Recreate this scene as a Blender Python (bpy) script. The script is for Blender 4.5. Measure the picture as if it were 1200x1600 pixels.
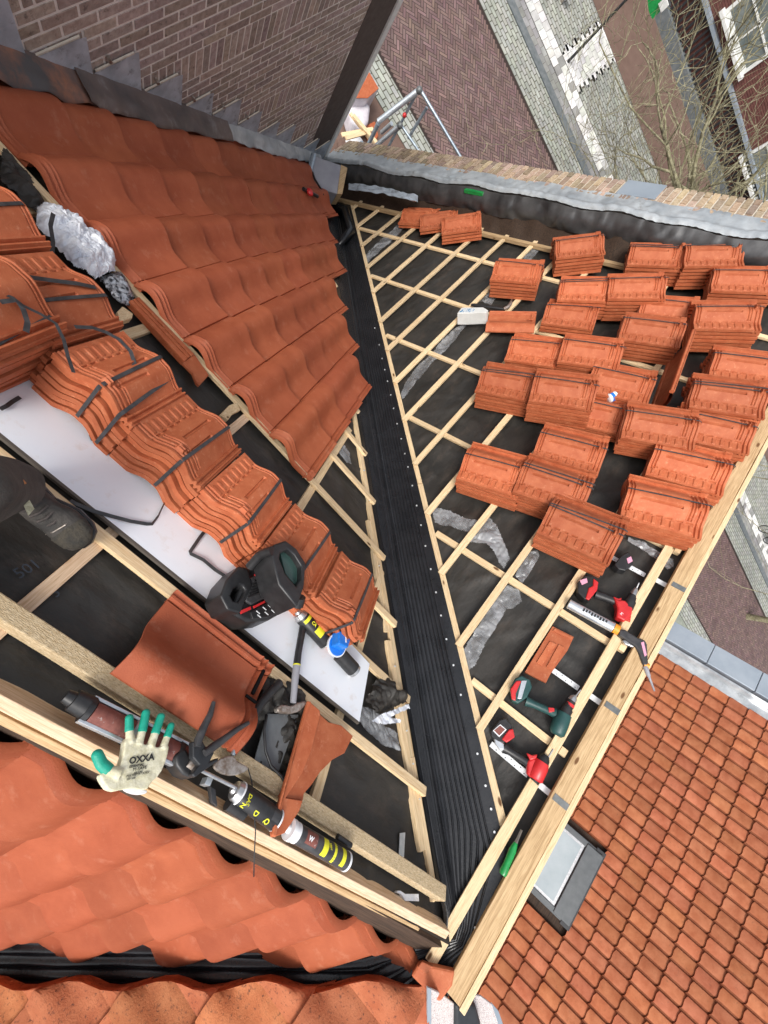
import bpy, bmesh, math, random
from mathutils import Matrix, Vector, noise
random.seed(7)
C = bpy.context.scene.collection
for o in list(bpy.data.objects): bpy.data.objects.remove(o)
V = Vector

# ------------------------------------------------------------------ camera
FPX = 646.04
CX = V((0.63323008, -0.71459809, 0.29726961))     # street direction seen from the camera
CY = V((0.61728549, 0.69799787, 0.3629843))
CD = V((-0.46688144, -0.04635236, 0.88310428))
CAM = V((0.65368, 2.42342, 1.48868))
# rows: world axes (x street, y along main ridge, z up) in camera coords (x right, y down, z forward)
wx, wy, wz = CX, -CY, -CD
cam = bpy.data.objects.new('camera', bpy.data.cameras.new('camera'))
C.objects.link(cam)
right = V((wx[0], wy[0], wz[0])); down = V((wx[1], wy[1], wz[1])); fwd = V((wx[2], wy[2], wz[2]))
up = -down; back = -fwd
cam.matrix_world = Matrix(((right[0], up[0], back[0], CAM[0]), (right[1], up[1], back[1], CAM[1]), (right[2], up[2], back[2], CAM[2]), (0, 0, 0, 1)))
cam.data.sensor_fit = 'VERTICAL'; cam.data.sensor_height = 24.0
cam.data.lens = FPX / 1600 * 24.0
cam.data.clip_start = 0.05; cam.data.clip_end = 500
bpy.context.scene.camera = cam

# ------------------------------------------------------------------ light
SUN_EL, SUN_AZ = math.radians(60), math.radians(150)
w = bpy.data.worlds.new('World'); bpy.context.scene.world = w; w.use_nodes = True
nt = w.node_tree
sky = nt.nodes.new('ShaderNodeTexSky'); sky.sky_type = 'NISHITA'; sky.sun_disc = False
sky.sun_elevation = SUN_EL; sky.air_density = 1.0; sky.dust_density = 4.0; sky.ozone_density = 1.0
bg = nt.nodes['Background']; bg.inputs['Strength'].default_value = 0.15
hs = nt.nodes.new('ShaderNodeHueSaturation'); hs.inputs['Saturation'].default_value = 0.35
nt.links.new(sky.outputs[0], hs.inputs['Color']); nt.links.new(hs.outputs[0], bg.inputs['Color'])
sdir = V((math.cos(SUN_EL) * math.cos(SUN_AZ), math.cos(SUN_EL) * math.sin(SUN_AZ), math.sin(SUN_EL)))
sky.sun_rotation = math.atan2(sdir.x, sdir.y)
sun = bpy.data.objects.new('sun', bpy.data.lights.new('sun', 'SUN')); C.objects.link(sun)
sun.data.energy = 1.45; sun.data.angle = math.radians(20); sun.data.color = (1.0, 0.965, 0.91)
sun.rotation_euler = sdir.to_track_quat('Z', 'Y').to_euler()
vs = bpy.context.scene.view_settings
vs.view_transform = 'Standard'; vs.look = 'None'; vs.gamma = 1; vs.exposure = 0.56

# ------------------------------------------------------------------ frames (u across, s down the slope, n out of the slope)
A = math.radians(49.12); B = math.radians(39.78); G = math.radians(41)
def frame(u, s, n, o=(0, 0, 0)):
    return Matrix(((u[0], s[0], n[0], o[0]), (u[1], s[1], n[1], o[1]), (u[2], s[2], n[2], o[2]), (0, 0, 0, 1)))
FR = frame((1, 0, 0), (0, math.cos(A), -math.sin(A)), (0, math.sin(A), math.cos(A)))
FL = frame((0, -1, 0), (math.cos(B), 0, -math.sin(B)), (math.sin(B), 0, math.cos(B)))
FB = frame((0, 1, 0), (-math.cos(G), 0, -math.sin(G)), (-math.sin(G), 0, math.cos(G)))
def horiz(z): return frame((1, 0, 0), (0, 1, 0), (0, 0, 1), (0, 0, z))
FW = frame((1, 0, 0), (0, 0, 1), (0, -1, 0), (0, 4.4, 0))      # neighbour's wall: u = x, s = z, n out of it
def vert(x): return frame((0, 1, 0), (0, 0, 1), (1, 0, 0), (x, 0, 0))
FN = FR @ Matrix.Translation((0, 0, -6.2))
GZ = -10.0
FG = horiz(GZ)

def ray(px, py):
    c = V(((px - 600) / FPX, (py - 800) / FPX, 1.0))
    return V((wx.dot(c), wy.dot(c), wz.dot(c)))
def at(F, px, py, n=0.0):
    """world point where the sight line of a photo pixel meets plane n of a frame"""
    N = F.col[2].xyz; O = F.col[3].xyz + N * n
    r = ray(px, py); t = (O - CAM).dot(N) / r.dot(N)
    return CAM + r * t
def loc(F, px, py, n=0.0):
    return F.inverted() @ at(F, px, py, n)

# ------------------------------------------------------------------ things, parts
WM = {}
def tag(o, label=None, cat=None, group=None, kind=None):
    if label: o['label'] = label
    if cat: o['category'] = cat
    if group: o['group'] = group
    if kind: o['kind'] = kind
    return o
def thing(name, label, cat, M=None, group=None):
    o = bpy.data.objects.new(name, None); C.objects.link(o)
    M = M.copy() if M is not None else Matrix.Identity(4)
    o.matrix_world = M; o.empty_display_size = 0.05; WM[o.name] = M
    return tag(o, label, cat, group)
def placed(F, px, py, n=0.0):
    M = F.copy(); M.translation = at(F, px, py, n); return M
class MB:
    def __init__(s, M=None): s.v = []; s.f = []; s.M = M if M is not None else Matrix.Identity(4); s.cols = None; s.uvs = None
    def add(s, vs, fs, M=None):
        b = len(s.v); M2 = s.M @ M if M is not None else s.M
        s.v += [M2 @ V(p) for p in vs]; s.f += [tuple(i + b for i in f) for f in fs]; return s
    def box(s, x0, x1, y0, y1, z0, z1, M=None):
        return s.add([(x0, y0, z0), (x1, y0, z0), (x1, y1, z0), (x0, y1, z0), (x0, y0, z1), (x1, y0, z1), (x1, y1, z1), (x0, y1, z1)],
                     [(3, 2, 1, 0), (4, 5, 6, 7), (0, 1, 5, 4), (1, 2, 6, 5), (2, 3, 7, 6), (3, 0, 4, 7)], M)
    def prism(s, pts, z0, z1, M=None):
        n = len(pts)
        ar = sum(pts[i][0] * pts[(i + 1) % n][1] - pts[(i + 1) % n][0] * pts[i][1] for i in range(n))
        if ar < 0: pts = pts[::-1]
        return s.add([(p[0], p[1], z0) for p in pts] + [(p[0], p[1], z1) for p in pts],
                     [tuple(range(n))[::-1], tuple(range(n, 2 * n))] + [(i, (i + 1) % n, n + (i + 1) % n, n + i) for i in range(n)], M)
    def tube(s, pts, r, k=8, caps=True, flat=1.0):
        """pts world/local path; r number or list; flat squashes one axis"""
        pts = [V(p) for p in pts]; n = len(pts); rs = r if isinstance(r, (list, tuple)) else [r] * n
        vs = []; prev = None
        for i, p in enumerate(pts):
            t = (pts[min(i + 1, n - 1)] - pts[max(i - 1, 0)])
            t = t.normalized() if t.length > 1e-9 else V((0, 0, 1))
            if prev is None:
                a = V((0, 0, 1)) if abs(t.z) < .9 else V((1, 0, 0)); x = t.cross(a).normalized()
            else:
                x = prev - t * prev.dot(t); x = x.normalized() if x.length > 1e-6 else t.orthogonal().normalized()
            prev = x; y = t.cross(x)
            for j in range(k):
                an = 2 * math.pi * j / k
                vs.append(p + x * math.cos(an) * rs[i] + y * math.sin(an) * rs[i] * flat)
        fs = [(i * k + j, i * k + (j + 1) % k, (i + 1) * k + (j + 1) % k, (i + 1) * k + j) for i in range(n - 1) for j in range(k)]
        if caps: fs += [tuple(range(k))[::-1], tuple(range((n - 1) * k, n * k))]
        return s.add(vs, fs)
    def grid(s, nx, ny, fn, M=None):
        vs = [fn(i / nx, j / ny) for j in range(ny + 1) for i in range(nx + 1)]
        fs = [(j * (nx + 1) + i, j * (nx + 1) + i + 1, (j + 1) * (nx + 1) + i + 1, (j + 1) * (nx + 1) + i) for j in range(ny) for i in range(nx)]
        return s.add(vs, fs, M)
    def slab(s, nx, ny, fn, th, M=None):
        """closed sheet: fn(a,b) -> top point, th = thickness along local z"""
        top = [V(fn(i / nx, j / ny)) for j in range(ny + 1) for i in range(nx + 1)]
        bot = [p - V((0, 0, th)) for p in top]; W = nx + 1; N = len(top)
        fs = [(j * W + i, j * W + i + 1, (j + 1) * W + i + 1, (j + 1) * W + i) for j in range(ny) for i in range(nx)]
        fs += [(N + j * W + i, N + (j + 1) * W + i, N + (j + 1) * W + i + 1, N + j * W + i + 1) for j in range(ny) for i in range(nx)]
        for i in range(nx):
            fs.append((i, N + i, N + i + 1, i + 1)); a = ny * W + i; fs.append((a, a + 1, N + a + 1, N + a))
        for j in range(ny):
            a = j * W; fs.append((a, a + W, N + a + W, N + a)); b = a + nx; fs.append((b, N + b, N + b + W, b + W))
        return s.add(top + bot, fs, M)
    def sphere(s, c, r, k=12, m=8, sc=(1, 1, 1)):
        vs = []; c = V(c)
        for i in range(m + 1):
            th = math.pi * i / m
            for j in range(k):
                ph = 2 * math.pi * j / k
                vs.append(c + V((math.sin(th) * math.cos(ph) * sc[0], math.sin(th) * math.sin(ph) * sc[1], math.cos(th) * sc[2])) * r)
        return s.add(vs, [(i * k + j, (i + 1) * k + j, (i + 1) * k + (j + 1) % k, i * k + (j + 1) % k) for i in range(m) for j in range(k)])
    def build(s, name, m, parent=None, frame=None, bevel=0, smooth=None, remesh=0, sub=0, seg=2, recalc=True):
        """frame: object's own axes (world); vertices are world points"""
        Pm = WM.get(parent.name, Matrix.Identity(4)) if parent else Matrix.Identity(4)
        OM = frame if frame is not None else Pm
        inv = OM.inverted()
        me = bpy.data.meshes.new(name); me.from_pydata([inv @ p for p in s.v], [], s.f); me.update()
        if recalc:
            bm = bmesh.new(); bm.from_mesh(me); bmesh.ops.recalc_face_normals(bm, faces=bm.faces[:]); bm.to_mesh(me); bm.free()
        if s.cols:
            at_ = me.color_attributes.new('col', 'FLOAT_COLOR', 'CORNER'); k = 0
            for fi, p in enumerate(me.polygons):
                c = s.cols[fi]
                for _ in range(p.loop_total): at_.data[k].color = (c[0], c[1], c[2], 1); k += 1
        o = bpy.data.objects.new(name, me); C.objects.link(o)
        if m: me.materials.append(m)
        if parent: o.parent = parent; o.matrix_local = Pm.inverted() @ OM
        else: o.matrix_world = OM
        WM[o.name] = OM
        if smooth is not None:
            for p in me.polygons: p.use_smooth = True
            if smooth < 179: me.set_sharp_from_angle(angle=math.radians(smooth))
        if bevel:
            b = o.modifiers.new('bevel', 'BEVEL'); b.width = bevel; b.segments = seg; b.limit_method = 'ANGLE'; b.angle_limit = math.radians(40)
        if remesh:
            r = o.modifiers.new('remesh', 'REMESH'); r.mode = 'VOXEL'; r.voxel_size = remesh; r.use_smooth_shade = True
            sm = o.modifiers.new('smooth', 'SMOOTH'); sm.iterations = 4; sm.factor = 0.5
        if sub:
            b = o.modifiers.new('sub', 'SUBSURF'); b.levels = sub; b.render_levels = sub
        return o
def structure(o): return tag(o, kind='structure')
def pxpoly(F, pts, n): return [loc(F, x, y, n).xy for x, y in pts]
def smooth_poly(pts, k=2):
    for _ in range(k):
        q = []
        for i in range(len(pts)):
            a = V(pts[i]); b = V(pts[(i + 1) % len(pts)]); q += [a * .75 + b * .25, a * .25 + b * .75]
        pts = q
    return pts
def crop(ox, oy, k, pts): return [(ox + x / k, oy + y / k) for x, y in pts]

# ------------------------------------------------------------------ materials
def mat(name, col, col2=None, rough=.6, scale=20, metal=0, bump=0, bscale=None, spec=.5, stretch=None, detail=6, rnd=0, alpha=1, emit=0, lo=.35, hi=.65, vcol=False, trans=0, dirt=None):
    m = bpy.data.materials.new(name); m.use_nodes = True; n = m.node_tree; L = n.links
    p = n.nodes['Principled BSDF']
    p.inputs['Roughness'].default_value = rough; p.inputs['Metallic'].default_value = metal; p.inputs['Specular IOR Level'].default_value = spec
    tc = n.nodes.new('ShaderNodeTexCoord'); mp = n.nodes.new('ShaderNodeMapping'); L.new(tc.outputs['Object'], mp.inputs[0])
    if stretch: mp.inputs['Scale'].default_value = stretch
    oi = n.nodes.new('ShaderNodeObjectInfo')
    vm = n.nodes.new('ShaderNodeVectorMath'); vm.operation = 'MULTIPLY_ADD'
    cx = n.nodes.new('ShaderNodeCombineXYZ'); L.new(oi.outputs['Random'], cx.inputs[0]); L.new(oi.outputs['Random'], cx.inputs[2])
    vm.inputs[1].default_value = (13, 7, 17); L.new(cx.outputs[0], vm.inputs[0]); L.new(mp.outputs[0], vm.inputs[2])
    nz = n.nodes.new('ShaderNodeTexNoise'); nz.inputs['Scale'].default_value = scale; nz.inputs['Detail'].default_value = detail; nz.inputs['Roughness'].default_value = .6
    L.new(vm.outputs[0], nz.inputs['Vector'])
    c = None
    if col2:
        rp = n.nodes.new('ShaderNodeValToRGB'); rp.color_ramp.elements[0].position = lo; rp.color_ramp.elements[1].position = hi
        rp.color_ramp.elements[0].color = (*col, 1); rp.color_ramp.elements[1].color = (*col2, 1)
        L.new(nz.outputs['Fac'], rp.inputs[0]); c = rp.outputs[0]
    if dirt:
        n2 = n.nodes.new('ShaderNodeTexNoise'); n2.inputs['Scale'].default_value = dirt[1]; n2.inputs['Detail'].default_value = 8; n2.inputs['Roughness'].default_value = .7
        L.new(vm.outputs[0], n2.inputs['Vector'])
        r2 = n.nodes.new('ShaderNodeValToRGB'); r2.color_ramp.elements[0].position = dirt[2]; r2.color_ramp.elements[1].position = dirt[3]
        L.new(n2.outputs['Fac'], r2.inputs[0])
        mx = n.nodes.new('ShaderNodeMix'); mx.data_type = 'RGBA'; L.new(r2.outputs[0], mx.inputs[0])
        if c: L.new(c, mx.inputs[6])
        else: mx.inputs[6].default_value = (*col, 1)
        mx.inputs[7].default_value = (*dirt[0], 1); c = mx.outputs[2]
    if vcol:
        a = n.nodes.new('ShaderNodeVertexColor'); a.layer_name = 'col'
        mx = n.nodes.new('ShaderNodeMix'); mx.data_type = 'RGBA'; mx.blend_type = 'MULTIPLY'; mx.inputs[0].default_value = 1
        if c: L.new(c, mx.inputs[6])
        else: mx.inputs[6].default_value = (*col, 1)
        L.new(a.outputs[0], mx.inputs[7]); c = mx.outputs[2]
    if rnd:
        h = n.nodes.new('ShaderNodeHueSaturation'); mr = n.nodes.new('ShaderNodeMapRange')
        mr.inputs['To Min'].default_value = 1 - rnd; mr.inputs['To Max'].default_value = 1 + rnd
        L.new(oi.outputs['Random'], mr.inputs[0]); L.new(mr.outputs[0], h.inputs['Value'])
        if c: L.new(c, h.inputs['Color'])
        else: h.inputs['Color'].default_value = (*col, 1)
        c = h.outputs[0]
    if c: L.new(c, p.inputs['Base Color'])
    else: p.inputs['Base Color'].default_value = (*col, 1)
    if bump:
        nb = n.nodes.new('ShaderNodeTexNoise'); nb.inputs['Scale'].default_value = bscale or scale * 2; nb.inputs['Detail'].default_value = 5
        L.new(vm.outputs[0], nb.inputs['Vector'])
        bp = n.nodes.new('ShaderNodeBump'); bp.inputs['Strength'].default_value = bump; bp.inputs['Distance'].default_value = .01
        L.new(nb.outputs['Fac'], bp.inputs['Height']); L.new(bp.outputs[0], p.inputs['Normal'])
    if alpha < 1: p.inputs['Alpha'].default_value = alpha
    if trans: p.inputs['Transmission Weight'].default_value = trans
    if emit: p.inputs['Emission Color'].default_value = (*col, 1); p.inputs['Emission Strength'].default_value = emit
    return m
def wood(name, c1, c2, knots=True, rough=.75):
    m = bpy.data.materials.new(name); m.use_nodes = True; n = m.node_tree; L = n.links; p = n.nodes['Principled BSDF']
    p.inputs['Roughness'].default_value = rough; p.inputs['Specular IOR Level'].default_value = .2
    tc = n.nodes.new('ShaderNodeTexCoord'); oi = n.nodes.new('ShaderNodeObjectInfo')
    cx = n.nodes.new('ShaderNodeCombineXYZ'); L.new(oi.outputs['Random'], cx.inputs[0]); L.new(oi.outputs['Random'], cx.inputs[1])
    vm = n.nodes.new('ShaderNodeVectorMath'); vm.operation = 'MULTIPLY_ADD'; vm.inputs[1].default_value = (37, 11, 0)
    L.new(cx.outputs[0], vm.inputs[0]); L.new(tc.outputs['Object'], vm.inputs[2])
    mp = n.nodes.new('ShaderNodeMapping'); mp.inputs['Scale'].default_value = (1.2, 26, 26); L.new(vm.outputs[0], mp.inputs[0])
    nz = n.nodes.new('ShaderNodeTexNoise'); nz.inputs['Scale'].default_value = 4; nz.inputs['Detail'].default_value = 7; nz.inputs['Distortion'].default_value = 1.2
    L.new(mp.outputs[0], nz.inputs['Vector'])
    rp = n.nodes.new('ShaderNodeValToRGB'); e = rp.color_ramp.elements
    e[0].position = .3; e[0].color = (*c2, 1); e[1].position = .62; e[1].color = (*c1, 1)
    L.new(nz.outputs['Fac'], rp.inputs[0]); c = rp.outputs[0]
    # fine dark fibres
    mp2 = n.nodes.new('ShaderNodeMapping'); mp2.inputs['Scale'].default_value = (6, 160, 160); L.new(vm.outputs[0], mp2.inputs[0])
    n3 = n.nodes.new('ShaderNodeTexNoise'); n3.inputs['Scale'].default_value = 3; n3.inputs['Detail'].default_value = 3; L.new(mp2.outputs[0], n3.inputs['Vector'])
    r3 = n.nodes.new('ShaderNodeValToRGB'); r3.color_ramp.elements[0].position = .25; r3.color_ramp.elements[1].position = .5
    r3.color_ramp.elements[0].color = (.62, .55, .45, 1); r3.color_ramp.elements[1].color = (1, 1, 1, 1); L.new(n3.outputs['Fac'], r3.inputs[0])
    mm = n.nodes.new('ShaderNodeMix'); mm.data_type = 'RGBA'; mm.blend_type = 'MULTIPLY'; mm.inputs[0].default_value = .8
    L.new(c, mm.inputs[6]); L.new(r3.outputs[0], mm.inputs[7]); c = mm.outputs[2]
    if knots:
        mp3 = n.nodes.new('ShaderNodeMapping'); mp3.inputs['Scale'].default_value = (4.2, 11, 11); L.new(vm.outputs[0], mp3.inputs[0])
        vo = n.nodes.new('ShaderNodeTexVoronoi'); vo.inputs['Scale'].default_value = 1.0; L.new(mp3.outputs[0], vo.inputs['Vector'])
        r4 = n.nodes.new('ShaderNodeValToRGB'); r4.color_ramp.elements[0].position = .07; r4.color_ramp.elements[1].position = .12
        r4.color_ramp.elements[0].color = (1, 1, 1, 1); r4.color_ramp.elements[1].color = (0, 0, 0, 1); L.new(vo.outputs['Distance'], r4.inputs[0])
        mk = n.nodes.new('ShaderNodeMix'); mk.data_type = 'RGBA'; L.new(r4.outputs[0], mk.inputs[0]); L.new(c, mk.inputs[6]); mk.inputs[7].default_value = (.16, .08, .035, 1); c = mk.outputs[2]
    h = n.nodes.new('ShaderNodeHueSaturation'); mr = n.nodes.new('ShaderNodeMapRange'); mr.inputs['To Min'].default_value = .82; mr.inputs['To Max'].default_value = 1.1
    L.new(oi.outputs['Random'], mr.inputs[0]); L.new(mr.outputs[0], h.inputs['Value']); L.new(c, h.inputs['Color'])
    L.new(h.outputs[0], p.inputs['Base Color'])
    bp = n.nodes.new('ShaderNodeBump'); bp.inputs['Strength'].default_value = .35; bp.inputs['Distance'].default_value = .003; L.new(n3.outputs['Fac'], bp.inputs['Height']); L.new(bp.outputs[0], p.inputs['Normal'])
    return m
M = {}
M['tile'] = mat('laid_clay', (.31, .077, .034), (.385, .105, .048), rough=.58, scale=5, bump=.16, bscale=180, spec=.22, dirt=((.47, .20, .12), 13, .56, .9), vcol=True)
M['stack'] = mat('stacked_clay', (.40, .098, .038), (.49, .145, .062), rough=.62, scale=14, bump=.12, bscale=160, spec=.3, rnd=.17, dirt=((.62, .27, .15), 45, .56, .8))
M['oldtile'] = mat('old_clay', (.36, .115, .048), (.45, .17, .075), rough=.8, scale=9, bump=.35, bscale=130, spec=.2, dirt=((.10, .045, .03), 60, .55, .68), vcol=True)
M['ntile'] = mat('neighbour_clay', (.31, .097, .045), (.42, .155, .078), rough=.85, scale=6, bump=.3, bscale=60, spec=.15, dirt=((.14, .075, .045), 26, .58, .8), vcol=True)
M['wood'] = wood('spruce', (.86, .68, .43), (.70, .49, .27))
M['plank'] = wood('old_plank', (.62, .44, .25), (.40, .26, .13))
M['pale'] = wood('planed_plank', (.80, .60, .42), (.63, .42, .25), knots=False)
M['osb'] = mat('weathered_plank', (.46, .33, .18), (.66, .53, .34), rough=.9, scale=60, stretch=(1, 3, 3), bump=.4, dirt=((.15, .12, .08), 90, .55, .7))
M['membrane'] = mat('membrane', (.021, .020, .018), (.040, .036, .031), rough=.58, scale=3, bump=.9, bscale=9, spec=.45, stretch=(1, 1.8, 1), dirt=((.075, .058, .045), 5, .52, .8))
M['rubber'] = mat('ribbed_rubber', (.010, .011, .013), (.018, .019, .022), rough=.27, scale=8, spec=.5, bump=.1, bscale=60)
M['nail'] = mat('nail_head', (.75, .77, .78), rough=.35, metal=.4)
M['lead'] = mat('lead', (.30, .34, .38), (.50, .56, .62), rough=.5, scale=7, metal=.1, bump=.3, bscale=16, dirt=((.07, .06, .055), 13, .55, .75))
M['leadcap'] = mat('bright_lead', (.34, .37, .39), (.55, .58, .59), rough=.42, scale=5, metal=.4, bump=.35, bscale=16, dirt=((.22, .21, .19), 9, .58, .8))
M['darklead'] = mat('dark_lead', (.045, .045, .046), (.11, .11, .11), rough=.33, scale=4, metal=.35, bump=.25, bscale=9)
M['rustlead'] = mat('stained_apron', (.085, .08, .08), (.40, .16, .08), rough=.6, scale=2.2, bump=.3, bscale=20, metal=.1, lo=.44, hi=.62, dirt=((.10, .08, .075), 8, .5, .7))
M['board'] = mat('white_board', (.80, .85, .91), (.86, .89, .93), rough=.35, scale=3, dirt=((.60, .52, .46), 12, .56, .95))
M['edge'] = mat('board_edge', (.10, .085, .07), rough=.8)
M['strap'] = mat('strap', (.03, .03, .032), (.06, .058, .06), rough=.4, scale=30)
M['foil'] = mat('clear_foil', (.75, .77, .80), (.95, .96, .97), rough=.18, scale=22, bump=1.0, bscale=34, alpha=.34, spec=.8, stretch=(1, 1, 1))
def foil_mat():
    m = mat('clear_foil', (.34, .35, .37), (.66, .68, .70), rough=.22, scale=9, bump=.35, bscale=8, spec=.8, lo=.3, hi=.75)
    n = m.node_tree; p = n.nodes['Principled BSDF']; tc = n.nodes.new('ShaderNodeTexCoord')
    nz = n.nodes.new('ShaderNodeTexNoise'); nz.inputs['Scale'].default_value = 4.5; nz.inputs['Detail'].default_value = 4; nz.inputs['Distortion'].default_value = 1.4; nz.inputs['Roughness'].default_value = .5; n.links.new(tc.outputs['Object'], nz.inputs['Vector'])
    rp = n.nodes.new('ShaderNodeValToRGB'); e = rp.color_ramp.elements; e[0].position = .35; e[0].color = (.22, .22, .22, 1); e[1].position = .8; e[1].color = (.72, .72, .72, 1)
    n.links.new(nz.outputs['Fac'], rp.inputs[0]); n.links.new(rp.outputs[0], p.inputs['Alpha']); return m
M['foil'] = foil_mat()
M['brownlead'] = mat('brown_lead', (.075, .068, .068), (.17, .13, .115), rough=.45, scale=3, bump=.35, bscale=14, metal=.25, dirt=((.24, .24, .25), 6, .55, .75))
M['foilw'] = mat('milky_foil', (.62, .66, .74), (.90, .92, .95), rough=.3, scale=14, bump=1.0, bscale=40, spec=.7)
M['mortar'] = mat('mortar', (.70, .65, .60), (.80, .76, .70), rough=.95, scale=40)
M['brick'] = mat('brick', (.31, .245, .215), (.44, .365, .325), rough=.9, scale=30, bump=.5, bscale=70, vcol=True, dirt=((.075, .055, .05), 24, .55, .75))
M['coping'] = mat('coping_brick', (.38, .29, .20), (.58, .47, .36), rough=.95, scale=40, bump=.5, vcol=True)
M['copmortar'] = mat('coping_mortar', (.55, .49, .40), (.66, .60, .50), rough=.95, scale=30)
M['render'] = mat('dark_render', (.075, .055, .046), (.10, .078, .066), rough=.9, scale=14)
M['white'] = mat('white_paint', (.62, .63, .60), (.74, .74, .71), rough=.5, scale=12)
M['pave'] = mat('clinker', (.135, .088, .08), (.185, .125, .112), rough=.9, scale=2, vcol=True)
M['cobble'] = mat('cobble', (.27, .285, .255), (.38, .39, .35), rough=.9, scale=3, vcol=True)
M['grout'] = mat('grout', (.055, .045, .035), (.085, .07, .055), rough=1, scale=5)
M['brown'] = mat('brown_paving', (.125, .078, .06), (.165, .108, .085), rough=.95, scale=2, dirt=((.14, .08, .06), 60, .5, .6))
M['slab'] = mat('grey_slab', (.28, .28, .27), (.40, .40, .38), rough=.9, scale=3, vcol=True)
M['dark'] = mat('dark_metal', (.02, .022, .025), rough=.5)
M['kerb'] = mat('kerb_stone', (.10, .115, .12), (.16, .175, .18), rough=.8, scale=6)
M['alu'] = mat('aluminium', (.55, .60, .64), (.72, .76, .79), rough=.35, metal=.7, scale=20)
M['galv'] = mat('galvanised', (.30, .37, .43), (.48, .55, .60), rough=.4, metal=.6, scale=20)
M['steel'] = mat('steel', (.42, .42, .42), (.62, .62, .62), rough=.32, metal=.85, scale=40)
M['rust'] = mat('rusty_steel', (.22, .16, .12), (.48, .44, .40), rough=.5, metal=.7, scale=50)
M['brackw'] = mat('white_bracket', (.66, .69, .71), (.8, .82, .83), rough=.4, scale=40)
M['brackd'] = mat('zinc_band', (.13, .14, .14), (.2, .21, .21), rough=.5, metal=.4, scale=40)
M['blk'] = mat('black_plastic', (.014, .014, .015), (.026, .026, .027), rough=.42, scale=30)
M['red'] = mat('red_plastic', (.52, .018, .022), (.60, .035, .035), rough=.35, scale=20)
M['teal'] = mat('teal_plastic', (.012, .055, .055), (.02, .075, .07), rough=.45, scale=20)
M['green'] = mat('green_plastic', (.01, .22, .05), (.015, .30, .07), rough=.25, scale=15)
M['blue'] = mat('blue_plastic', (.01, .16, .62), (.015, .20, .72), rough=.3, scale=15)
M['yellow'] = mat('yellow_print', (.75, .72, .03), rough=.5)
M['orange'] = mat('orange_plastic', (.85, .33, .03), rough=.4)
M['pinkp'] = mat('pink_print', (.75, .35, .48), rough=.5)
M['wht'] = mat('white_plastic', (.78, .79, .80), rough=.35)
M['ink'] = mat('black_ink', (.02, .02, .02), rough=.6)
M['silver'] = mat('silver_tube', (.50, .53, .56), (.72, .75, .78), rough=.25, metal=.6, scale=10)
M['cream'] = mat('glove_knit', (.62, .58, .38), (.75, .72, .55), rough=.95, scale=60, bump=.45, bscale=48, dirt=((.42, .38, .26), 22, .58, .85))
M['latex'] = mat('glove_latex', (.005, .30, .20), (.01, .38, .27), rough=.5, scale=30, bump=.2, bscale=200)
M['maroon'] = mat('maroon_label', (.16, .045, .035), (.24, .08, .06), rough=.6, scale=60, dirt=((.45, .4, .38), 50, .6, .7))
M['trouser'] = mat('trouser_cloth', (.05, .047, .042), (.09, .085, .075), rough=.95, scale=14, bump=.4, bscale=140)
M['boot'] = mat('boot_leather', (.026, .024, .022), (.06, .052, .045), rough=.75, scale=16, bump=.5, bscale=60)
M['lace'] = mat('boot_lace', (.05, .042, .038), (.09, .075, .07), rough=.9, scale=60)
M['tan'] = mat('tan_tape', (.45, .17, .06), rough=.7)
M['glass'] = mat('roof_glass', (.30, .36, .38), (.40, .46, .48), rough=.12, scale=1.5, spec=.8)
M['frame'] = mat('grey_frame', (.085, .095, .10), (.11, .12, .125), rough=.45, scale=10, metal=.2)
M['zinc'] = mat('blue_grey_coping', (.26, .31, .36), (.33, .38, .43), rough=.45, scale=2, metal=.2)
M['bark'] = mat('bark', (.19, .175, .09), (.38, .35, .23), rough=.95, scale=9, bump=.4, dirt=((.07, .055, .04), 5, .5, .65))
M['facade'] = mat('facade_brick', (.10, .036, .03), (.16, .062, .05), rough=.9, scale=5)
M['pane'] = mat('window_pane', (.09, .11, .11), (.20, .22, .21), rough=.2, scale=2)
M['mesh'] = mat('mesh_roll', (.03, .03, .035), (.45, .47, .50), rough=.4, scale=55, metal=.4, lo=.42, hi=.58)
M['wrap'] = mat('shrink_wrap', (.50, .46, .50), (.70, .67, .70), rough=.35, scale=4, bump=.6, bscale=9)
M['pinkmesh'] = mat('roll_mesh', (.60, .52, .50), (.80, .75, .73), rough=.9, scale=150, bump=.8, bscale=240, dirt=((.35, .22, .2), 180, .55, .62))
M['roll'] = mat('roll_black', (.012, .014, .016), (.02, .022, .025), rough=.5, scale=50)
M['cardblue'] = mat('box_print', (.60, .64, .66), (.05, .22, .42), rough=.6, scale=16, stretch=(1, 4, 1), lo=.5, hi=.56)
M['concrete'] = mat('dark_wall', (.12, .10, .09), (.18, .15, .13), rough=.95, scale=5)
M['subwood'] = wood('old_boarding', (.085, .055, .038), (.03, .022, .018), knots=False)
M['hop'] = mat('grey_hopper', (.26, .26, .29), (.34, .34, .37), rough=.5, scale=5)
M['lcd'] = mat('radio_screen', (.035, .075, .065), (.05, .10, .085), rough=.25, scale=90, stretch=(1, 6, 1))
M['granule'] = mat('dark_ground', (.07, .062, .055), (.11, .10, .09), rough=1, scale=4)

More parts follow.
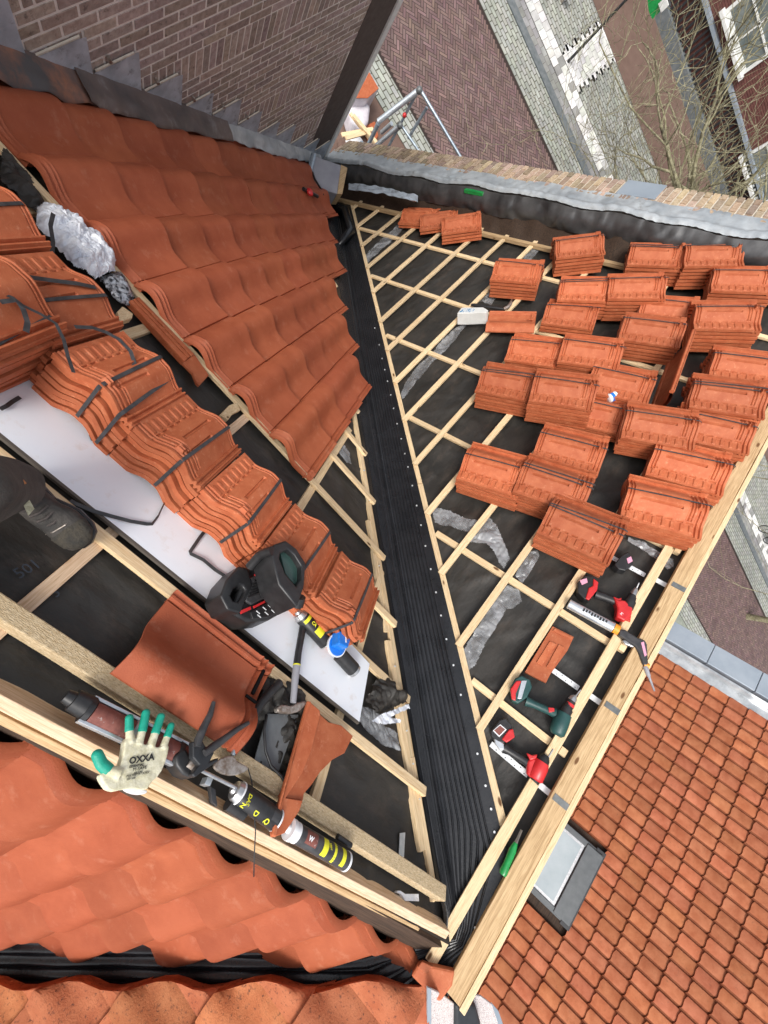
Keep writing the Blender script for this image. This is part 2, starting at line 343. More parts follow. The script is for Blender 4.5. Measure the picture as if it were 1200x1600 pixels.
def beam(F, p, q, w, n0, n1, name, m, parent, bevel=.002):
    """timber from p to q, both (u, s) in frame F, width w, between heights n0..n1; its grain runs along it"""
    p = V((p[0], p[1], 0)); q = V((q[0], q[1], 0)); d = (q - p); L = d.length; d.normalize()
    X = Matrix(((d.x, -d.y, 0, p.x), (d.y, d.x, 0, p.y), (0, 0, 1, 0), (0, 0, 0, 1)))
    fr = F @ X; mb = MB(fr)
    k = max(1, int(L / .5))
    ws = [w / 2 * (1 + random.uniform(-.06, .06)) for _ in range(k + 1)]
    vs = []
    for i in range(k + 1):
        x = L * i / k; j = random.uniform(-.0015, .0015) if 0 < i < k else 0
        vs += [(x, -ws[i] + j, n0), (x, ws[i] + j, n0), (x, ws[i] + j, n1), (x, -ws[i] + j, n1)]
    fs = [(3, 2, 1, 0), tuple(4 * k + t for t in range(4))]
    for i in range(k):
        a = 4 * i
        for t in range(4): fs.append((a + t, a + (t + 1) % 4, a + 4 + (t + 1) % 4, a + 4 + t))
    mb.add(vs, fs)
    return mb.build(name, m, parent, frame=fr, bevel=bevel)
def text(s, M4, size, m, parent, name='lettering', ext=.0006, align='LEFT', bold=0.0):
    cu = bpy.data.curves.new(name, 'FONT'); cu.body = s; cu.size = size; cu.extrude = ext; cu.align_x = align; cu.offset = bold; cu.resolution_u = 2
    t = bpy.data.objects.new(name, cu); C.objects.link(t)
    dg = bpy.context.evaluated_depsgraph_get(); me = bpy.data.meshes.new_from_object(t.evaluated_get(dg))
    C.objects.unlink(t); bpy.data.objects.remove(t)
    o = bpy.data.objects.new(name, me); C.objects.link(o); me.materials.clear(); me.materials.append(m)
    o.parent = parent; o.matrix_local = WM[parent.name].inverted() @ M4; WM[o.name] = M4
    return o
def dirframe(F, p, q, n, flip=False):
    """frame with x from pixel p to pixel q in plane n of F, z out of it, origin at p; returns (matrix, length)"""
    a = at(F, *p, n); b = at(F, *q, n); x = (b - a); L = x.length; x.normalize(); z = F.col[2].xyz.normalized(); y = z.cross(x)
    return frame(x, y, z, a), L
def rod(F, p, q, r, n, name, m, parent, r2=None, k=16, smooth=50, caps=True, prof=None, bevel=0):
    """round bar between two pixels at height n; prof = [(t, r)]"""
    X, L = dirframe(F, p, q, n); mb = MB(X)
    prof = prof or [(0, r), (1, r2 if r2 else r)]
    mb.tube([(L * t, 0, 0) for t, _ in prof], [a for _, a in prof], k=k, caps=caps)
    return mb.build(name, m, parent, frame=X, smooth=smooth, bevel=bevel)
def flat(F, pts, n0, n1, name, m, parent, bevel=.002, sm=0, seg=2, smooth=None):
    P = pxpoly(F, pts, n1)
    if sm: P = smooth_poly(P, sm)
    P = [tuple(p) for p in P]
    return MB(F).prism(P, n0, n1).build(name, m, parent, bevel=bevel, seg=seg, smooth=smooth)
def colrand(mb, f0, c):
    if mb.cols is None: mb.cols = []
    while len(mb.cols) < len(mb.f): mb.cols.append(c)

# ================================================================== STREET
def strip(name, x0, x1, y0, y1, z, m, kind='structure'):
    o = MB().add([(x0, y0, z), (x1, y0, z), (x1, y1, z), (x0, y1, z)], [(0, 1, 2, 3)]).build(name, m, recalc=False)
    return tag(o, kind=kind)
strip('ground', -150, 250, -200, 200, GZ - .02, M['granule'])
def courses(name, x0, x1, y0, y1, L, W, m, var=.12, gap=.012, z=GZ + .012, pal=None, alongx=False):
    mb = MB(); mb.cols = []
    mb.add([(x0, y0, z - .006), (x1, y0, z - .006), (x1, y1, z - .006), (x0, y1, z - .006)], [(0, 1, 2, 3)]); mb.cols.append((.25, .22, .18))
    r = 0; x = x0
    while x < x1 - .01:
        y = y0 + (r % 2) * L / 2
        while y < y1:
            g = gap / 2; v = 1 + random.uniform(-var, var); c = (v, v * random.uniform(.96, 1.03), v * random.uniform(.94, 1.03))
            if pal: k = random.choice(pal); c = (c[0] * k, c[1] * k, c[2] * k)
            mb.add([(x + g, y + g, z), (min(x + W, x1) - g, y + g, z), (min(x + W, x1) - g, y + L - g, z), (x + g, y + L - g, z)], [(0, 1, 2, 3)]); mb.cols.append(c)
            y += L
        x += W; r += 1
    o = mb.build(name, m, recalc=False); return structure(o)
def herringbone():
    k, Wd = 3, .104; x0, x1, y0, y1 = 13.86, 18.92, -30, 11; z = GZ + .012; mb = MB(); mb.cols = []
    mb.add([(x0, y0, z - .007), (x1, y0, z - .007), (x1, y1, z - .007), (x0, y1, z - .007)], [(0, 1, 2, 3)]); mb.cols.append((.22, .2, .18))
    ca = math.cos(math.radians(45)); g = .010
    rng = int(60 / Wd)
    def put(a, b, w, h):
        cxm = (a + w / 2) * Wd; cym = (b + h / 2) * Wd
        X = 16.4 + (cxm - cym) * ca; Y = -9 + (cxm + cym) * ca
        if not (x0 + .05 < X < x1 - .05 and y0 < Y < y1): return
        pts = []
        for (p, q) in ((a * Wd + g, b * Wd + g), ((a + w) * Wd - g, b * Wd + g), ((a + w) * Wd - g, (b + h) * Wd - g), (a * Wd + g, (b + h) * Wd - g)):
            pts.append((16.4 + (p - q) * ca, -9 + (p + q) * ca, z))
        v = 1 + random.uniform(-.2, .2)
        if random.random() < .06: v *= 1.25
        mb.add(pts, [(0, 1, 2, 3)]); mb.cols.append((v, v * random.uniform(.9, 1.05), v * random.uniform(.92, 1.06)))
    N = int(30 / Wd)
    for t in range(-N, N):
        for j in range(-50, 51):
            a = t + 2 * k * j
            X = 16.4 + ((a + k / 2) - (t + .5)) * Wd * ca
            if 13.2 < X < 19.6:
                put(a, t, k, 1); put(a, t + 1, 1, k)
    return structure(mb.build('road', M['pave'], recalc=False))
herringbone()
courses('cobble_strip', 12.9, 13.84, -30, 12, .34, .17, M['cobble'], gap=.03)
courses('kerb_strip', 18.94, 20.25, -30, 12, .34, .17, M['cobble'], gap=.03)
tag(MB().box(20.27, 20.62, -30, 12, GZ, GZ + .03).build('kerb', M['kerb']), kind='structure')
courses('slab_strip', 20.64, 21.15, -30, 12, .3, .25, M['slab'], pal=[.75, .8, .85, .7])
courses('white_slab_strip', 21.17, 21.95, -30, 12, .3, .39, M['slab'], pal=[1.9, 2.0, 1.7, 1.9, .8])
courses('parking_bay', 21.97, 25.1, -30, 3.2, .34, .17, M['cobble'], var=.16, gap=.028)
courses('crossing_slabs', 21.97, 25.1, 3.22, 4.6, .3, .3, M['slab'], pal=[1.8, 1.7, 1.9])
courses('parking_bay', 21.97, 25.1, 4.62, 12, .34, .17, M['cobble'], var=.16, gap=.028)
strip('pavement', 25.12, 29.3, -30, 14, GZ + .01, M['brown'])
strip('pavement', 8, 12.88, -14, 14, GZ + .01, M['brown'])
def square_paving():
    mb = MB(); mb.cols = []
    mb.add([(6, -30, GZ + .004), (12.88, -30, GZ + .004), (12.88, -14, GZ + .004), (6, -14, GZ + .004)], [(0, 1, 2, 3)]); mb.cols.append((.75, .78, .72))
    x = 6.1
    while x < 12.4:
        y = -29.9
        while y < -14.6:
            v = random.uniform(.42, .6); mb.add([(x, y, GZ + .01), (x + .62, y, GZ + .01), (x + .62, y + .62, GZ + .01), (x, y + .62, GZ + .01)], [(0, 1, 2, 3)]); mb.cols.append((v * 1.15, v * .72, v * .6))
            y += .8
        x += .8
    structure(mb.build('square_paving', M['cobble'], recalc=False))
square_paving()

# house across the street
def facade():
    t = thing('town_house', 'dark red brick house across the street with white framed windows behind the bare tree', 'house', Matrix.Translation((29.3, 0, GZ)))
    MB().box(29.34, 36, -34, 14, GZ, 1.5).build('wall', M['facade'], t)
    mb = MB()
    for i in range(130):                      # brick courses laid proud
        z = GZ + 1.62 + i * .085; mb.box(29.315, 29.34, -34, 14, z, z + .068)
    mb.build('wall_courses', M['facade'], t)
    b = MB(); b.box(29.05, 29.34, -34, 14, GZ, GZ + .5); b.build('plinth', M['kerb'], t)
    r = MB()
    for i in range(240):
        y = -34 + i * .2; r.box(29.2, 29.24, y, y + .09, GZ + .5, GZ + 1.5)
    r.box(29.18, 29.26, -34, 14, GZ + 1.48, GZ + 1.54); r.build('slatted_screen', M['dark'], t)
    g = MB().box(29.1, 29.34, -34, 14, GZ + 1.56, GZ + 1.68); g.build('stone_band', M['zinc'], t)
    for (y0, y1, z0, z1) in ((-.45, 2.0, -7.9, -6.0), (-5.9, -3.4, -8.6, -6.4), (-10.6, -8.2, -8.6, -6.4), (3.6, 5.6, -7.9, -6.0)):
        fm = MB(); d = .13
        fm.box(29.2, 29.34, y0, y1, z0, z0 + d); fm.box(29.2, 29.34, y0, y1, z1 - d, z1)
        fm.box(29.2, 29.34, y0, y0 + d, z0 + d, z1 - d); fm.box(29.2, 29.34, y1 - d, y1, z0 + d, z1 - d)
        fm.box(29.22, 29.33, (y0 + y1) / 2 - .04, (y0 + y1) / 2 + .04, z0 + d, z1 - d); fm.box(29.22, 29.33, y0 + d, y1 - d, z0 + .8, z0 + .86)
        f = fm.build('window', M['white'], t)
        pb = MB(); pb.box(29.27, 29.30, y0 + d, y1 - d, z0 + d, z1 - d); pb.build('pane', M['pane'], f)
        s2 = MB().box(29.0, 29.34, y0 - .1, y1 + .1, z0 - .12, z0 - .005); s2.build('sill', M['white'], f)
facade()

def tree(name, label, base, trunk_pts, limbs, seed, depth=3, twig=.009):
    """bare tree: trunk_pts world path, limbs = [(start point index on trunk, end point)]"""
    rnd = random.Random(seed); t = thing(name, label, 'tree', Matrix.Translation(base))
    tb = MB(); n = len(trunk_pts); tb.tube(trunk_pts, [.20 - .11 * i / (n - 1) for i in range(n)], k=10); tb.build('trunk', M['bark'], t, smooth=60)
    cb = MB()
    def grow(p, d, L, r, lv):
        segs = 6 if lv < 2 else 4; pts = [p]; q = p.copy(); dd = d.copy()
        for i in range(segs):
            dd = (dd + V((rnd.gauss(0, 1), rnd.gauss(0, 1), rnd.gauss(0, .8) + .12)) * (.22 + .03 * lv)).normalized(); q = q + dd * (L / segs); pts.append(q.copy())
        cb.tube(pts, [r * (1 - .6 * i / segs) for i in range(segs + 1)], k=6 if lv < 2 else 3, caps=lv < 2)
        if lv >= depth: return
        nb = (6, 5, 4, 3, 3)[lv]
        for b in range(nb):
            i = rnd.randint(1, segs) if b else segs
            ax = V((rnd.gauss(0, 1), rnd.gauss(0, 1), rnd.gauss(0, 1))); sd = (pts[i] - pts[i - 1]).normalized()
            nd = (sd + ax.cross(sd).normalized() * rnd.uniform(.5, 1.15) + V((0, 0, .15))).normalized()
            grow(pts[i], nd, L * rnd.uniform(.45, .72), max(r * (1 - .6 * i / segs) * .62, twig), lv + 1)
    for p, e, r in limbs:
        p = V(p); e = V(e); grow(p, (e - p).normalized(), (e - p).length, r, 0)
    cb.build('crown', M['bark'], t, smooth=80)
    return t
def onx(px, py, x):
    r = ray(px, py); return CAM + r * ((x - CAM.x) / r.x)
tb = onx(1010, 330, 19.5); base = V((19.6, -3.2, GZ))
tree('bare_tree', 'tall bare tree with mossy twigs in the street beyond the brick coping', base,
     [base, base + V((0, -.1, 1.6)), base + V((.15, -.15, 2.8))],
     [(base + V((.15, -.15, 2.7)), onx(960, 215, 18.5), .11), (base + V((.15, -.15, 2.8)), onx(1040, 190, 19.0), .12),
      (base + V((.15, -.15, 2.8)), onx(1120, 210, 19.5), .11), (base + V((.1, -.1, 2.2)), onx(905, 270, 18.5), .05),
      (base + V((.1, -.1, 2.6)), onx(1150, 290, 19), .09), (base + V((.1, -.1, 2.8)), onx(1075, 110, 20), .09), (base + V((.1, -.1, 2.0)), onx(850, 300, 17.5), .03)], 5)
b2 = V((19.5, -8.6, GZ))
tree('bare_tree', 'second bare tree, thick pale limbs in front of the brick house at upper right', b2,
     [b2, b2 + V((0, .1, 2)), b2 + V((-.1, .3, 3.2))],
     [(b2 + V((-.1, .3, 3.0)), onx(1050, 330, 19.0), .13), (b2 + V((-.1, .3, 3.2)), onx(1150, 190, 19.5), .13), (b2 + V((-.1, .3, 3.2)), onx(1195, 120, 20), .11), (b2 + V((-.1, .2, 2.4)), onx(1120, 320, 18.5), .06)], 11)
b3 = V((17.4, -24.5, GZ))
tree('bare_tree', 'bare tree whose single branch reaches in beside the ridge plank at the right edge', b3,
     [b3, b3 + V((0, .2, 2.0)), b3 + V((0, .5, 3.4))],
     [(b3 + V((0, .5, 3.3)), onx(1125, 858, 15.2), .13), (b3 + V((0, .4, 3.0)), onx(1150, 790, 16.5), .05), (b3 + V((0, .5, 3.3)), onx(1195, 760, 16.0), .05)], 23, depth=2)

# street furniture
def pole():
    p = V((22.11, 4.36, GZ)); h = 3.3
    t = thing('flag_pole', 'slim black pole with a green banner standing on the grey cobbles', 'pole', Matrix.Translation(p))
    MB().tube([p, p + V((0, 0, h))], [.05, .04], k=10).build('pole', M['dark'], t, smooth=60)
    MB().grid(8, 6, lambda a, b: tuple(p + V((-.05 - a * .1, .0 + a * 1.0 * -1, h + .02 - b * .5 + .04 * math.sin(a * 6)))),).build('banner', M['green'], t, smooth=80)
    MB().box(-.03, .03, -.3, -.05, -.2, .02, Matrix.Translation(p + V((-.2, -.75, h)))).build('white_patch', M['white'], t)
    MB().tube([p + V((0, .03, h)), p + V((-.12, -1.1, h + .03))], .02, k=6).build('arm', M['dark'], t)
pole()
def bike():
    o = V((21.6, -22.4, GZ + .02)); t = thing('bicycle', 'dark bicycle parked on the street at the right edge', 'bicycle', Matrix.Translation(o))
    for dx in (0, 1.05):
        c = o + V((.1, dx, .34)); ring = [c + V((0, math.cos(a) * .33, math.sin(a) * .33)) for a in [i * math.pi / 10 for i in range(21)]]
        wh = MB().tube(ring, .028, k=6).build('wheel', M['blk'], t, smooth=60)
        sp = MB()
        for i in range(0, 20, 2): sp.tube([c, ring[i]], .004, k=3)
        sp.build('spokes', M['steel'], wh)
    a, b, c2, d, e = o + V((.1, 0, .34)), o + V((.1, .4, .3)), o + V((.1, .3, .85)), o + V((.1, .88, .85)), o + V((.1, 1.05, .34))
    f = MB(); [f.tube(x, .018, k=6) for x in ([a, b], [b, c2], [a, c2], [c2, d], [b, d], [d, e])]; f.build('frame', M['dark'], t, smooth=60)
    MB().box(-.1, .1, -.14, .14, 0, .06, Matrix.Translation(c2)).build('saddle', M['blk'], t, bevel=.02)
    MB().tube([d + V((-.28, -.1, .15)), d + V((0, .02, .15)), d + V((.28, -.1, .15))], .015, k=6).build('handlebar', M['steel'], t)
    # panniers and crate make it the dark blob of the photo
    MB().box(-.25, .25, -.3, .1, .0, .3, Matrix.Translation(a + V((0, 0, .3)))).build('pannier', M['blk'], t, bevel=.04)
bike()
t = thing('bench', 'small rust brown bench on the far pavement slabs', 'bench', Matrix.Translation((23.2, 6.4, GZ)))
MB().box(23.0, 23.3, 5.9, 6.8, GZ + .42, GZ + .47).build('seat', M['rust'], t); MB().box(23.1, 23.2, 6.0, 6.1, GZ, GZ + .42).build('leg', M['rust'], t); MB().box(23.1, 23.2, 6.6, 6.7, GZ, GZ + .42).build('leg', M['rust'], t)

# builders' supplies lying at the foot of the front wall
def supplies():
    def p3(px, py, z): return at(horiz(z), px, py)
    t = thing('tile_pallet', 'shrink wrapped pallet of red tiles standing by the grey paving below the scaffold', 'pallet', Matrix.Translation(p3(575, 135, GZ)))
    F = horiz(GZ + .8)
    flat(F, [(577, 112), (592, 138), (575, 153), (556, 153)], -.02, .0, 'tiles', M['stack'], t, bevel=.01)
    flat(F, [(577.5, 111), (593, 138), (575.5, 154), (555, 154)], -.78, -.025, 'wrap', M['wrap'], t, bevel=.03)
    t = thing('wrapped_bundle', 'pale plastic wrapped heap beside the pallet below the scaffold', 'bundle', Matrix.Translation(p3(568, 175, GZ)))
    flat(horiz(GZ + .5), [(553, 158), (572, 156), (580, 165), (577, 190), (566, 205), (552, 196), (545, 172)], -.48, .0, 'wrap', M['wrap'], t, bevel=.12, seg=4, smooth=80)
    for i, (a, b, lb) in enumerate((((547, 177), (598, 243), 'long pale board leaning past the wrapped heap, longest of the loose boards'), ((534, 211), (583, 202), 'short pale batten lying across the long boards'), ((540, 216), (572, 207), 'shorter batten lying right beside the crossing batten'), ((552, 180), (603, 240), 'second long board lying against the longest board'))):
        X, L = dirframe(horiz(GZ + .75 + .06 * i), a, b, 0); t = MB(X).box(0, L, -.05, .05, -.02, .02).build('loose_board', M['wood'], None, frame=X, bevel=.004); tag(t, lb, 'board', 'loose boards below the scaffold')
    t = flat(horiz(GZ + .35), [(540, 218), (562, 212), (572, 226), (552, 238)], -.3, 0, 'insulation_pack', M['wht'], None, bevel=.02); tag(t, 'white rectangular pack lying between the boards below the scaffold', 'pack')
    t = flat(horiz(GZ + .3), [(572, 196), (586, 188), (592, 212), (585, 222), (578, 208)], -.25, 0, 'loose_brick_heap', M['stack'], None, bevel=.03); tag(t, 'small heap of red tiles on the ground between the scaffold tubes', 'tile heap')
    t = flat(horiz(GZ + .2), [(600, 237), (618, 238), (619, 246), (604, 248)], -.15, 0, 'white_pack', M['wht'], None, bevel=.02); tag(t, 'small white pack just beyond the coping under the scaffold rail', 'pack')
    t = flat(horiz(GZ + .3), [(530, 215), (545, 212), (556, 228), (548, 243), (530, 236)], -.25, 0, 'brown_sack', M['brown'], None, bevel=.08, seg=3, smooth=80); tag(t, 'dull brown sack lying at the corner below the white pack', 'sack')
supplies()
def scaffold():
    t = thing('scaffold_guardrail', 'grey metal scaffold guard rail standing outside the front coping', 'scaffold', Matrix.Translation(onx(600, 230, 7.0)))
    def tb(n, a, b, r, m='alu', x=7.0, x2=None):
        MB().tube([onx(*a, x), onx(*b, x2 or x)], r * .68, k=12).build(n, M[m], t, smooth=50)
    tb('corner_tube', (566, 224), (536, 246), .055, 'galv', 6.9, 6.8)
    tb('post', (591, 193), (566, 246), .05, 'galv')
    tb('top_rail', (591, 190), (656, 140), .06, 'alu', 7.0, 7.4)
    tb('lower_rail', (570, 243), (625, 195), .05, 'alu', 7.0, 7.3)
    tb('side_post', (655, 138), (596, 250), .032, 'galv', 7.4, 7.2)
    tb('brace', (656, 139), (733, 268), .034, 'galv', 7.4, 7.4)
    tb('flat_strut', (667, 168), (638, 216), .035, 'galv', 7.5, 7.4)
    tb('lower_brace', (627, 196), (672, 262), .03, 'galv', 7.3, 7.3)
    tb('handrail', (612, 193), (596, 207), .045, 'alu')
    for p in ((566, 226), (625, 196), (655, 141)):
        MB().sphere(onx(*p, 7.2 if p[0] > 600 else 6.95), .05, 10, 6).build('coupler', M['brackd'], t, smooth=60)
    MB().sphere(onx(632, 180, 7.25), .035, 10, 6).build('red_latch', M['red'], t, smooth=60)
scaffold()

# ================================================================== ROOFS
WU = [0, .03, .07, .12, .17, .22, .28, .34, .40, .46, .53, .60, .70, .80, .86, .875, .89, .905, .93, .95, .975, 1.0]
def prof_laid(a):
    """height of the laid tile across its width: roll on the left, trough, ribbed lock on the right"""
    if a < .22: h = .026 + .040 * math.sin(a / .22 * math.pi / 2)
    elif a < .62: h = .066 * (.5 + .5 * math.cos((a - .22) / .40 * math.pi))
    else: h = .010 * ((a - .62) / .38) ** 2
    if a == .875: h -= .012
    if a > .9: h += .006 if (a in (.905, .93) or a == 1.0) else 0
    return h
def prof_wide(a):
    h = .006 + .052 * math.sin(min(1, (a + .04) / .76) * math.pi) ** 1.2 if a < .72 else .006
    return h + (.005 if a in (.93, 1.0) else 0)
def laid(mb, u0, s0, w=.37, l=.47, rise=.044, hs=1.0, top=False, c=None, rot=0, n0=0, pf=None):
    nx = len(WU) - 1; ss = [0, .5, 1] if not top else [0, .02, .045, .065, .09, .11, .14, .16, .2, .5, 1]
    ny = len(ss) - 1; j = random.uniform(-.002, .002); cr, sr = math.cos(rot), math.sin(rot)
    def fn(a, b):
        a = WU[round(a * nx)]; b = ss[round(b * ny)]
        h = (pf or prof_laid)(a) * hs + n0 + j
        if top and b < .15:
            h -= .010
            if b in (.02, .09, .14) : h += .018
        if top and .15 < b < .17: h -= .0
        s = s0 + l * b; u = u0 + w * a
        du, ds = u - u0, s - s0
        return (u0 + du * cr - ds * sr, s0 + du * sr + ds * cr, h + rise * b)
    f0 = len(mb.f); mb.slab(nx, ny, fn, .013)
    v = c if c else random.uniform(.88, 1.1)
    if mb.cols is None: mb.cols = []
    k = (v, v * random.uniform(.95, 1.03), v)
    mb.cols += [k] * (len(mb.f) - f0)

# ---- wing roof (falls towards the valley), whose ridge runs to the street
wing = thing('wing_roof', 'steep unfinished roof slope on the right, pale battens over black membrane', 'roof', FR)
def membrane(F, poly_u, poly_s, n, name, parent, edge=None, nx=90, ny=90, amp=.012, seed=0, sag=None):
    u0, u1 = poly_u; s0, s1 = poly_s
    def fn(a, b):
        u = u0 + (u1 - u0) * a; s = s0 + (s1 - s0) * b
        if edge: u = edge(u, s)
        q = V((u * 1.6, s * 5 + seed, 3.1)); h = noise.noise(q) * amp + noise.noise(V((u * 9, s * 3, seed))) * amp * .45
        q2 = V((u * 3, s * 16 + 2 * noise.noise(V((u * 2, s * 2, 1))), 7)); h += (abs(noise.noise(q2))) * amp * .9; h += amp * 1.1 * (1 - abs(noise.noise(V((u * 2.2 + 3 * s, s * 2.4 - u, seed)))) * 2) ** 8
        if sag: h += sag(u, s)
        return (u, s, n + h)
    return MB(F).grid(nx, ny, fn).build(name, M['membrane'], parent, smooth=180, recalc=False)
R_C = [(1.02, .11, .64), (1.73, .11, 1.44), (2.55, .11, 2.38), (3.34, .11, 3.28), (4.11, .11, 4.17), (4.9, .11, 5.06)]
membrane(FR, (-.32, 5.62), (-.08, 6.3), -.060, 'underlay', wing, edge=lambda u, s: max(u, (s + .30) / 1.14), nx=240, ny=260, seed=4,
         sag=lambda u, s: .012 * math.cos((u - 1.02) / .795 * 2 * math.pi) - .01)
for u, a_, b_ in R_C: beam(FR, (u, a_), (u, b_), .045, -.047, -.023, 'counter_batten', M['wood'], wing)
bs = [.082, .453, .825, 1.21, 1.59, 1.965, 2.35, 2.73, 3.10, 3.47, 3.90, 4.30, 4.70, 5.09, 5.5]
for i, s in enumerate(bs):
    u0 = (s + .465) / 1.14 + .01 + random.uniform(-.005, .005)
    if i == 0: u0 = -.165
    beam(FR, (u0, s), (5.5 + random.uniform(-.04, .03), s + random.uniform(-.006, .006)), .048 if i else .056, -.022, .0 if i else .006, 'batten', M['wood'], wing)
# batten along the valley edge, in pieces
p0, p1 = V((.46, .06)), V((5.58, 5.90))
for a_, b_ in ((0, .30), (.301, .62), (.621, 1)):
    q0 = p0.lerp(p1, a_); q1 = p0.lerp(p1, b_); beam(FR, (q0.x + .022, q0.y), (q1.x + .022, q1.y), .040, -.052, -.0225, 'valley_batten', M['wood'], wing)
# planks on the ridge
beam(FR, (-.18, -.056), (5.55, -.050), .090, -.03, .028, 'ridge_plank', M['plank'], wing, bevel=.004)
beam(FR, (-.19, -.118), (5.55, -.112), .028, -.04, .022, 'ridge_plank_edge', M['wood'], wing, bevel=.003)
# fixing straps folded over the ridge plank
for (u) in (2.28, 1.38, .80):
    br = MB(FR); br.box(u - .016, u + .016, .12, .36, -.046, -.043); br.box(u - .016, u + .016, -.02, .055, -.03, -.027)
    hb = br.build('fixing_strap', M['brackw'], wing)
    h2 = MB(FR)
    for k in range(7): h2.add([(u + (k % 2 - .5) * .014 + .0035 * math.cos(t * 1.047), .14 + k * .03 + .0035 * math.sin(t * 1.047), -.0428) for t in range(6)], [tuple(range(6))])
    h2.build('screw_hole', M['ink'], hb)
    MB(FR).box(u - .017, u + .017, -.101, -.021, .0285, .031).build('zinc_band', M['brackd'], wing)
# short blocks along the last batten
for (x, y) in ((802, 1023), (912, 987), (848, 1170) , (1006, 978)):
    q = loc(FR, x, y, 0) ; 
for (u, s) in ((1.02, .045), (2.55, .04), (1.74, .045)):
    MB(FR).box(u - .022, u + .022, .015, .052, -.046, -.004).build('counter_batten', M['wood'], wing, bevel=.002)

# back of the wing and the house body
def body():
    t = thing('brick_house', 'brick body of the house under the two unfinished roofs, front gable to the street', 'house', Matrix.Translation((3, 0, GZ)))
    mb = MB()
    rz = -.25
    tA = math.tan(A)
    # gable wall under the coping: polygon in y, z
    prof = [(-7.5, GZ), (6.4, GZ), (6.4, rz - 6.4 * tA + .2), (0, rz), (-4.6, rz - 4.6 * tA)]
    prof = [(-4.6, GZ), (4.35, GZ), (4.35, -4.9), (0, rz), (-4.6, rz - 4.6 * tA)]
    x0, x1 = 5.66, 6.12
    n = len(prof)
    mb.add([(x0, y, z) for y, z in prof] + [(x1, y, z) for y, z in prof], [tuple(range(n)), tuple(range(n, 2 * n))[::-1]] + [(i, (i + 1) % n, n + (i + 1) % n, n + i) for i in range(n)])
    mb.build('gable_wall', M['facade'], t)
    w2 = MB(); w2.box(-4, 5.66, -4.6, -4.4, GZ, -5.5); w2.box(-4.2, -4, -4.6, 4.35, GZ, -5.5); w2.build('wall', M['facade'], t)
    FK = frame((-1, 0, 0), (0, -math.cos(A), -math.sin(A)), (0, -math.sin(A), math.cos(A)))
    mb = MB(FK)
    for r in range(17):
        for c in range(28): laid(mb, -5.6 + .335 * c, .16 + .37 * r, hs=.9)
    mb.build('rear_tile_covering', M['tile'], t, smooth=40, recalc=False)
body()

# ---- main roof, falls to the street
main = thing('main_roof', 'main roof slope on the left, half laid with new clay tiles above bare battens', 'roof', FL)
def edgeL(u, s):       # keep left of the valley: u = -y
    y = -u; ymin = (s + .10) / 1.655
    return -max(y, ymin)
membrane(FL, (-4.4, 0.1), (-.02, 7.1), -.052, 'underlay', main, edge=edgeL, nx=200, ny=240, seed=9)
def beamL(y0, s0, y1, s1, w, n0, n1, name='batten', m='wood', **k): return beam(FL, (-y0, s0), (-y1, s1), w, n0, n1, name, M[m], main, **k)
yv = lambda s: (s + .21) / 1.655
# battens
for s in [.515, .91, 1.30]:
    beamL(4.38, s, yv(s) - .03, s - .02, .046, -.022, .002)
for i in range(14):
    s = 1.70 + .4 * i; beamL(4.38, s, yv(s) - .03, s - .01, .046, -.022, 0)
beamL(4.38, .130, .21, .128, .062, -.03, .028, m='osb', bevel=.004)
# counter battens: y
for y, s0, s1 in ((1.1, .15, 1.6), (1.84, .3, 2.6), (2.42, .05, 3.6), (3.06, .05, 4.7), (3.7, .05, 5.6)):
    beamL(y + .02, s0, y, s1, .048, -.048, -.023, name='counter_batten', m='wood' if y != 2.42 else 'pale')
# valley edge battens, doubled
for off, a_, b_, nn in ((.028, .10, .62, 0), (.03, .62, 2.1, 0), (.03, 2.1, 5.9, 0), (.078, .25, 1.15, .001), (.07, 1.2, 1.9, -.003)):
    beamL(yv(a_) + off, a_, yv(b_) + off, b_, .044, -.050, -.0225 + nn, name='valley_batten')
# ridge beam, a plank on edge, and the board behind it
def ridge_beam():
    a_ = at(horiz(.035), 0, 1098); b_ = at(horiz(-.005), 700, 1462); d = (b_ - a_); b_ = a_ + d; a_ = a_ - d * .3
    X = d.normalized(); Z = V((0, 0, 1)); Y = Z.cross(X).normalized(); Z = X.cross(Y); f = frame(X, Y, Z, a_); L = (b_ - a_).length
    MB(f).box(0, L, -.018, .018, -.15, 0).build('ridge_beam', M['pale'], main, frame=f, bevel=.003)
    MB(f).box(.0, L - .12, -.075, -.050, -.20, -.055).build('ridge_board', M['plank'], main, frame=f, bevel=.003)
ridge_beam()
# laid tiles
mb = MB(FL)
LY0, LS0 = 1.93, 1.665
for r in range(14):
    for k in range(8):
        yr = LY0 + .335 * k; s0 = LS0 + .4 * r
        if yr < yv(s0 + .4) - .2: continue
        sh = .085 if (k == 5 and 5 <= r < 9) else 0
        laid(mb, -(yr + .335) if k < 7 else -4.395, s0 + sh + random.uniform(-.004, .004) + (.012 * k if r == 0 else .012 * k), top=(r == 0 or sh > 0), hs=1.0, rot=random.uniform(-.004, .004), w=.37 if k < 7 else .155)
mb.build('tile_covering', M['tile'], main, smooth=38, recalc=False)

